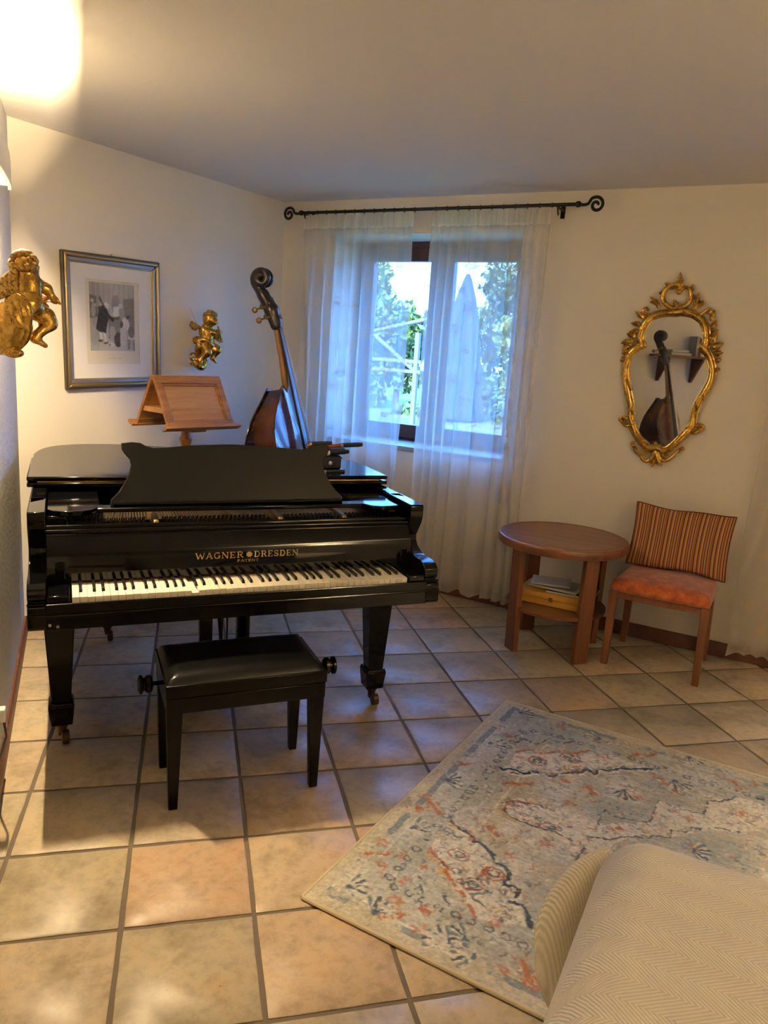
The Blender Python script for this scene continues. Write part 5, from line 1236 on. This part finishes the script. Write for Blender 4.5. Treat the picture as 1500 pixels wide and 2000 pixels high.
nx, ny = 45, 31; U, Vv = np.meshgrid(np.linspace(-1, 1, nx), np.linspace(-1, 1, ny)); Vs = []; St = []
hw_, hh_ = .252, .172; lean = rad(19)
for s in (-1, 1):
    th = s*.062*np.power(np.clip((1-U**2)*(1-Vv**2), 0, 1), .42)
    x = U*hw_*(1-.045*(1-Vv**2)) ; v = Vv*hh_*(1-.075*(1-U**2)) + .004*np.sin(U*5)
    y = th; z = v + hh_ ; slump = .0
    Yl = y*math.cos(lean) + z*math.sin(lean) - .02; Zl = -y*math.sin(lean)*.0 + z*math.cos(lean) + .004
    Vs.append(np.stack([x, Yl, Zl], -1).reshape(-1, 3)); St.append(((U+1)/2).ravel())
idx = np.arange(nx*ny).reshape(ny, nx); q0 = np.stack([idx[:-1,:-1], idx[:-1,1:], idx[1:,1:], idx[1:,:-1]], -1).reshape(-1, 4)
raw_mesh('cover', np.concatenate(Vs), np.concatenate([q0, nx*ny + q0[:, ::-1]]), {'stripe': np.concatenate(St)}, 'stripe_cloth', cn)
rimp = [tuple(Vs[0][k]) for k in list(idx[0, :]) + list(idx[1:, -1]) + list(idx[-1, -2::-1]) + list(idx[-2:0:-1, 0])]
MB().tube(rimp, .004, 6, closed=True).build('piping', 'felt_red', cn)

# ================================================================== RUG
RA = rad(-44.2); RC = Vector((.487, -.314, 0)); RL, RW = 2.30, 1.565
rug = empty('patterned_rug', RC, RA, 'faded oriental rug in blue, beige and rust on the tiled floor', 'rug')
step = .0033; nx, ny = int(RL/step)+1, int(RW/step)+1
X, Y = np.meshgrid(np.linspace(0, RL, nx), np.linspace(0, RW, ny))
e = np.minimum(np.minimum(X, RL-X), np.minimum(Y, RW-Y))
n_big = fbm(X*3.2, Y*3.2, 11, 3); n_mid = fbm(X*11, Y*11, 15, 3); n_fin = fbm(X*70, Y*70, 19, 3); n_str = fbm(X*18, Y*120, 23, 3)
cream = np.array([.56, .52, .43]); beige = np.array([.40, .365, .275]); blueg = np.array([.215, .255, .265]); olive = np.array([.34, .28, .155]); navy = np.array([.022, .034, .062]); rust = np.array([.36, .105, .035]); blue = np.array([.095, .145, .19])
def mixc(a, b, t): return a*(1-t[..., None]) + b*t[..., None]
sm = lambda x, a, b: np.clip((x-a)/(b-a), 0, 1)
col = mixc(np.ones((ny, nx, 3))*beige, cream, sm(n_mid*.6+n_fin*.4, .40, .62))
col = mixc(col, blueg, .72*sm(n_big*.45+n_fin*.35+n_str*.25, .50, .66)); col = mixc(col, olive, .7*sm(fbm(X*4, Y*4, 31, 3)+.25*(n_fin-.5), .56, .68))
brk_ = lambda x, y: fbm(x*40, y*40, 48, 3)
RUGP = {'navy': [[(0.193, 0.579), (0.231, 0.553), (0.266, 0.549), (0.296, 0.536), (0.297, 0.52), (0.318, 0.529), (0.354, 0.511), (0.376, 0.495), (0.4, 0.465), (0.425, 0.462), (0.45, 0.45), (0.461, 0.423), (0.458, 0.387), (0.481, 0.394), (0.503, 0.395), (0.51, 0.354)], [(0.5, 0.325), (0.537, 0.333), (0.564, 0.305), (0.585, 0.261)], [(0.195, 0.997), (0.241, 0.992), (0.286, 1.003), (0.311, 1.052), (0.371, 1.058)], [(0.208, 0.991), (0.241, 1.016), (0.299, 1.013), (0.315, 1.047), (0.387, 1.062), (0.395, 1.099), (0.463, 1.15), (0.473, 1.188), (0.515, 1.173), (0.514, 1.227), (0.55, 1.23), (0.586, 1.28), (0.645, 1.317), (0.691, 1.354)]], 'navythin': [[(0.293, 0.78), (0.328, 0.826), (0.394, 0.846), (0.467, 0.841)], [(0.305, 0.749), (0.357, 0.717), (0.433, 0.717), (0.504, 0.727), (0.567, 0.719)], [(0.607, 0.703), (0.609, 0.619), (0.648, 0.62)], [(0.611, 0.858), (0.611, 0.959), (0.633, 0.936), (0.696, 0.951), (0.759, 0.978), (0.758, 1.134), (0.777, 1.148), (0.799, 1.13)], [(0.842, 1.128), (0.91, 1.151), (0.908, 1.25), (0.953, 1.276), (0.999, 1.345)], [(0.53, 0.781), (0.588, 0.811)], [(0.6, 0.767), (0.664, 0.795), (0.719, 0.852), (0.772, 0.878), (0.783, 0.904), (0.832, 0.921), (0.833, 0.976), (0.876, 0.995), (0.892, 1.037), (0.946, 1.058), (0.96, 1.085), (1.036, 1.11)], [(0.177, 1.219), (0.191, 1.266), (0.254, 1.26), (0.275, 1.33), (0.335, 1.33), (0.371, 1.384)], [(0.234, 0.272), (0.281, 0.211)], [(0.403, 0.279), (0.452, 0.261)], [(0.333, 0.239), (0.365, 0.209)], [(0.313, 0.741), (0.308, 0.804), (0.369, 0.835)], [(0.231, 0.512), (0.263, 0.512)]], 'rustline': [[(0.201, 0.412), (0.232, 0.381), (0.27, 0.367), (0.288, 0.355), (0.297, 0.326), (0.328, 0.31), (0.35, 0.288), (0.377, 0.279), (0.39, 0.252), (0.418, 0.237), (0.445, 0.209)], [(0.206, 1.145), (0.245, 1.2), (0.298, 1.197), (0.348, 1.269), (0.396, 1.279), (0.449, 1.345)]], 'gold': [[(0.204, 0.382), (0.229, 0.364), (0.261, 0.35), (0.301, 0.329)], [(0.299, 0.758), (0.333, 0.706), (0.371, 0.708)], [(0.279, 0.313), (0.298, 0.347)]], 'rust': [[(0.051, 0.656), (0.097, 0.623), (0.14, 0.591)], [(0.049, 0.266), (0.092, 0.292), (0.135, 0.328)], [(0.27, 0.647), (0.312, 0.617), (0.351, 0.593)], [(0.237, 0.068), (0.272, 0.105), (0.303, 0.152), (0.33, 0.154)], [(0.603, 0.144), (0.629, 0.112), (0.649, 0.085)], [(0.054, 1.304), (0.138, 1.253)], [(0.057, 0.925), (0.145, 0.976)], [(0.265, 0.912), (0.357, 0.98)], [(0.655, 0.082), (0.677, 0.071)], [(0.046, 0.573), (0.079, 0.577)], [(0.385, 0.389), (0.394, 0.424)], [(0.723, 1.296), (0.767, 1.269), (0.803, 1.229)], [(0.602, 1.417), (0.679, 1.483)], [(0.921, 1.475), (0.969, 1.448), (1.004, 1.414)], [(0.514, 1.067), (0.555, 1.04)], [(0.413, 1.044), (0.459, 1.073)], [(0.65, 1.096), (0.685, 1.108)], [(0.673, 0.872), (0.697, 0.896)]], 'rustblob': [(0.061, 0.345), (0.498, 0.648), (0.421, 0.516), (0.23, 0.14), (0.336, 0.08), (0.58, 0.078), (0.524, 0.507), (0.114, 0.256), (0.233, 1.106), (0.499, 0.226), (0.219, 0.223), (0.498, 0.923), (0.873, 1.085), (1.019, 1.217), (1.035, 1.481), (0.498, 1.322), (0.283, 1.47), (0.234, 1.091)], 'leaf': [(0.095, 1.148), (0.104, 0.467), (0.081, 0.107), (0.067, 0.795), (0.461, 0.12), (0.5, 0.08), (0.439, 0.332), (0.201, 0.06), (0.423, 0.079), (0.459, 1.47), (0.641, 1.132), (0.092, 1.486), (0.446, 1.233), (0.779, 1.317), (0.902, 0.904), (0.792, 1.543), (0.701, 0.738)], 'ring': [(0.291, 0.433), (0.297, 1.13), (0.417, 0.411), (0.379, 0.331), (0.301, 1.137), (0.389, 1.231), (0.433, 1.158)], 'chain': [[(0.173, 1.346), (0.163, 1.19), (0.172, 0.964), (0.172, 0.665), (0.164, 0.57), (0.166, 0.488), (0.163, 0.407), (0.167, 0.294), (0.165, 0.242), (0.167, 0.186)], [(0.167, 0.186), (0.221, 0.187), (0.273, 0.188), (0.32, 0.186), (0.369, 0.19), (0.419, 0.187), (0.467, 0.188), (0.518, 0.192), (0.566, 0.189), (0.622, 0.186)], [(0.176, 1.348), (0.29, 1.378), (0.424, 1.38), (0.511, 1.383), (0.581, 1.385), (0.673, 1.378), (0.787, 1.375), (0.903, 1.376), (1.001, 1.383), (1.091, 1.391)]], 'cream': [[(0.193, 0.579), (0.296, 0.536), (0.376, 0.495), (0.45, 0.45), (0.458, 0.387), (0.503, 0.395), (0.51, 0.354), (0.585, 0.261), (0.445, 0.209), (0.377, 0.279), (0.297, 0.326), (0.201, 0.412), (0.193, 0.485)], [(0.292, 0.792), (0.353, 0.878), (0.487, 0.869), (0.532, 0.729), (0.376, 0.712)], [(0.208, 0.991), (0.299, 1.013), (0.387, 1.062), (0.463, 1.15), (0.514, 1.227), (0.691, 1.354), (0.518, 1.354), (0.337, 1.235), (0.209, 1.138)], [(0.293, 0.78), (0.394, 0.846), (0.621, 0.865), (0.759, 0.978), (0.758, 1.134), (0.91, 1.151), (0.908, 1.25), (0.999, 1.345), (1.101, 1.343), (1.114, 1.172), (1.036, 1.11), (0.946, 1.058), (0.832, 0.921), (0.719, 0.852), (0.682, 0.724), (0.628, 0.612), (0.504, 0.727), (0.357, 0.717)]]}
Yc, Xc = RW/2, RL/2
jx = X + .017*(n_fin-.5) + .007*(n_mid-.5); jy = Y + .017*(fbm(X*70, Y*70, 41, 3)-.5) + .007*(fbm(X*11, Y*11, 43, 2)-.5)
brk = fbm(X*40, Y*40, 47, 3)
def stroke(P, w, c, a=1., broken=.36):
    global col
    for fx in (0, 1):
        Q = [(RL-x, RW-y) for x, y in P] if fx else P
        xs = [q[0] for q in Q]; ys = [q[1] for q in Q]; i0, i1 = np.searchsorted(Y[:, 0], [min(ys)-.06, max(ys)+.06]); j0, j1 = np.searchsorted(X[0], [min(xs)-.06, max(xs)+.06])
        if i1 <= i0 or j1 <= j0: continue
        sl = (slice(i0, i1), slice(j0, j1)); d = line_dist(jx[sl], jy[sl], Q)
        t = a*sm(w-d, -.002, .002)*sm(brk[sl], broken-.05, broken+.05); col[sl] = mixc(col[sl], c, t)
def area(P, c, a, thr=.35):
    global col
    for fx in (0, 1):
        Q = [(RL-x, RW-y) for x, y in P] if fx else P
        m = poly_mask(jx, jy, Q); col = mixc(col, c, m*a*sm(n_fin*.6+brk*.4, thr, thr+.18))
# borders: plain edge, broken blue band, border field, chain guard
edge = e < .045; col[edge] = mixc(col, beige*1.05, np.full(X.shape, .8))[edge]
ej = e + .012*(n_mid-.5) + .012*(n_fin-.5)
band = (ej > .045) & (ej < .070); col = mixc(col, blue, band*.75*sm(fbm(X*9, Y*9, 51, 3)+.5*(n_fin-.5), .44, .60))
for q_ in (.092, .235, .285): col = mixc(col, cream*1.1, (np.abs(ej-q_) < .005)*.55*sm(brk_(X, Y), .35, .5))
bf = (e > .075) & (e < .26); col = mixc(col, blueg*1.15, bf*.35)
for k, P in enumerate(RUGP['chain']):
    for a, b in zip(P[:-1], P[1:]):
        L = math.hypot(b[0]-a[0], b[1]-a[1]); m = max(1, int(L/.042))
        for i in range(m):
            t = (i+.5)/m; cx, cy = a[0]+(b[0]-a[0])*t, a[1]+(b[1]-a[1])*t
            stroke([(cx+.014*math.cos(q), cy+.011*math.sin(q)) for q in np.linspace(0, 6.28, 9)], .0028, navy, .85, .38)
    for o in (-.022, .022): stroke([(x+o*.7, y+o*.7) for x, y in P], .0018, blueg*.7, .6, .45)
for P in RUGP['cream']: area(P, cream*1.06, .75, .28)
for P in RUGP['gold']: stroke(P, .007, np.array([.42, .28, .09]), .8, .30)
for P in RUGP['rustline']: stroke(P, .006, rust, .85, .34)
for P in RUGP['rust']:
    stroke(P, .009, rust, .8, .43)
    for o in (-1, 1):
        for a in P: stroke([(a[0]+.020*o, a[1]+.006*o), (a[0]+.006*o, a[1]+.020*o)], .0035, rust, .7, .36)
for x, y in RUGP['rustblob']:
    for k in range(6):
        q = k*1.05; stroke([(x+.012*math.cos(q), y+.010*math.sin(q)), (x+.022*math.cos(q+.3), y+.019*math.sin(q+.3))], .0058, rust, .65, .47)
for P in RUGP['navy']:
    stroke([(x+.010, y-.010) for x, y in P], .005, cream*1.15, .8, .32); stroke(P, .0068, navy, .95, .30); stroke([(x-.016, y+.014) for x, y in P], .0022, blue, .7, .42)
for P in RUGP['navythin']: stroke(P, .0034, navy, .9, .36)
for x, y in RUGP['leaf']:
    for k in range(5):
        q = -.9+k*.45+x*7; stroke([(x, y), (x+.062*math.cos(q), y+.062*math.sin(q))], .0055, (navy if k % 2 else blue), .85, .40)
        stroke([(x+.018*math.cos(q+.2), y+.018*math.sin(q+.2)), (x+.06*math.cos(q+.2), y+.06*math.sin(q+.2))], .003, cream*1.1, .7, .3)
for x, y in RUGP['ring']:
    for R in (.034, .016): stroke([(x+R*math.cos(q), y+R*.8*math.sin(q)) for q in np.linspace(0, 6.28, 13)], .0032, rust*.7 if R > .02 else navy, .85, .30)
rs = np.random.default_rng(77)
for P in RUGP['cream']:                                                         # dense little blooms inside the medallions
    xs = [q[0] for q in P]; ys = [q[1] for q in P]
    for k in range(70):
        x, y = rs.uniform(min(xs), max(xs)), rs.uniform(min(ys), max(ys))
        if not poly_mask(np.array([x]), np.array([y]), P)[0]: continue
        R = rs.uniform(.007, .017); a0 = rs.uniform(0, 6.3); sp = rs.uniform(2.5, 6.3); c = [navy, navy, rust, np.array([.40, .26, .08]), blue][rs.integers(0, 5)]
        stroke([(x+R*math.cos(q), y+R*.8*math.sin(q)) for q in np.linspace(a0, a0+sp, 7)], .0026, c, .75, .36)
for k in range(1100):                                                            # small scattered sprigs
    x, y = rs.uniform(.09, RL-.09), rs.uniform(.09, RW-.09); a = rs.uniform(0, 6.3); L = rs.uniform(.006, .020); c = [navy, rust, blue, blueg*.7, cream*1.1][rs.integers(0, 5)]
    P = [(x, y), (x+L*math.cos(a), y+L*math.sin(a)), (x+L*1.3*math.cos(a+.8), y+L*1.3*math.sin(a+.8))]; stroke(P, .0028, c, .6, .40)
spk = fbm(X*150, Y*150, 61, 2)[..., None]
col = np.clip(col*(.66+.56*n_fin[..., None]+.66*spk), 0, 1)
Z = .0095 + .0016*(n_fin-.5) + .0012*(n_str-.5)
grid_mesh('pile', np.stack([X, Y, Z], -1), {'Col': col.reshape(-1, 3)}, 'rug_pile', rug)
mb = MB(); mb.tube([(0, 0, .0058), (RL, 0, .0058), (RL, RW, .0058), (0, RW, .0058)], .0056, 8, closed=True)
mb = MB()
for a, b in (((0, 0), (RL, 0)), ((RL, 0), (RL, RW)), ((RL, RW), (0, RW)), ((0, RW), (0, 0))): mb.tube([(a[0], a[1], .006), (b[0], b[1], .006)], .0062, 8)
mb.build('bound_edge', 'rug_edge', rug)
MB().box(.0, RL, .0, RW, .0008, .0075).build('backing', 'rug_edge', rug)

# ================================================================== SOFA UNDER A THROW (near right)
so = empty('sofa', (1.000, -1.002, 0), rad(-40.5), 'sofa covered with a cream herringbone throw in the near right corner', 'sofa')
def soft_box(x0, x1, y0, y1, z0, z1, r, name, mat, parent, n=14, crown=0., seed=1):
    """rounded box, grid on every side through a superellipsoid-like corner rounding"""
    mb = MB(); mb.box(x0, x1, y0, y1, z0, z1)
    o = mb.build(name, mat, parent, angle=60)
    b = o.modifiers.new('round', 'BEVEL'); b.width = r; b.segments = 8; b.limit_method = 'NONE'
    return o
soft_box(0, 1.50, -.92, 0, .10, .405, .04, 'body', 'throw', so)
soft_box(-.02, .62, -.93, .012, .13, .668, .095, 'throw', 'throw', so)
soft_box(.60, 1.52, -.95, -.70, .30, .72, .09, 'backrest', 'throw', so)
for x in (.10, 1.42):
    for y in (-.82, -.10): MB().frustum((x, y, 0), (.022, .022), (x, y, .11), (.03, .03)).build('foot', 'chair_wood', so)
P = catmull([(.000, -.040, .612), (-.045, -.090, .565), (-.066, -.150, .505), (-.055, -.205, .440), (-.010, -.245, .380)], 6); NN = len(P)
MB().tube(P, [.008+.036*math.sin(math.pi*min(1, .10+.84*i/(NN-1))) for i in range(NN)], 16, squash=.8).build('throw_fold', 'throw', so, angle=80)

# ================================================================== WALL LAMP, PLUG
def wall_lamp(label, loc, rz, half=.065):
    w = empty('wall_lamp', loc, rz, label, 'lamp', 'plaster wall lamps')
    L = .31; prof = []
    N = 16; V = []; F = []
    for i in range(N+1):                                                # curved front shade, open above and below
        t = i/N*2-1; x = t*L; yo = -(.074 - .016*t*t); zb = -.046 + .016*t*t; zt = .060 - .020*t*t
        V += [(x, yo, zb), (x, yo+.010, zb), (x, yo+.010, zt), (x, yo, zt)]
    F = [(i*4+k, i*4+(k+1) % 4, (i+1)*4+(k+1) % 4, (i+1)*4+k) for i in range(N) for k in range(4)] + [(0, 1, 2, 3), (N*4+3, N*4+2, N*4+1, N*4)]
    MB().add(V, F).build('shade', 'sconce_plaster', w, angle=50)
    for s_ in (-1, 1): MB().box(s_*L-.006, s_*L+.006, -.058, 0, -.016, .030).build('shade_end', 'sconce_plaster', w, bevel=.002)
    MB().box(-.10, .10, -.010, 0, -.02, .03).build('wall_plate', 'sconce_plaster', w, bevel=.003)
    for s_ in (-1, 1): MB().box(s_*(half+.01)-.006, s_*(half+.01)+.006, -.040, -.010, -.006, .016).build('lamp_holder', 'plastic_white', w)
    MB().tube([(-half, -.034, .004), (half, -.034, .004)], .009, 12).build('halogen_tube', 'lamp_glow', w)
    return w
wall_lamp('plaster up-and-down wall lamp glowing high on the left wall', on_left_wall(.80, 0, 2.062), AL)
wall_lamp('unseen plaster wall lamp added behind the sofa to light the room', E3 + NW*3.1 + Vector((0, 0, 2.062)), math.atan2(NW.y, NW.x), .125)  # extra lamp out of view, added as fill light for room and sofa
sk = empty('wall_socket', on_left_wall(.17, 0, .365), AL, 'white plug in a socket low on the left wall above the skirting', 'socket')
MB().box(-.06, .06, -.010, 0, -.04, .04).build('face_plate', 'plastic_white', sk, bevel=.003)
MB().frustum((.02, -.03, -.022), (.016, .022), (.02, -.03, .022), (.016, .022)).build('plug', 'plastic_white', sk, bevel=.004)
MB().tube([(.02, -.045, -.02), (.03, -.05, -.08), (.10, -.02, -.20), (.3, -.018, -.225)], .0035, 6).build('cable', 'plastic_dark', sk)
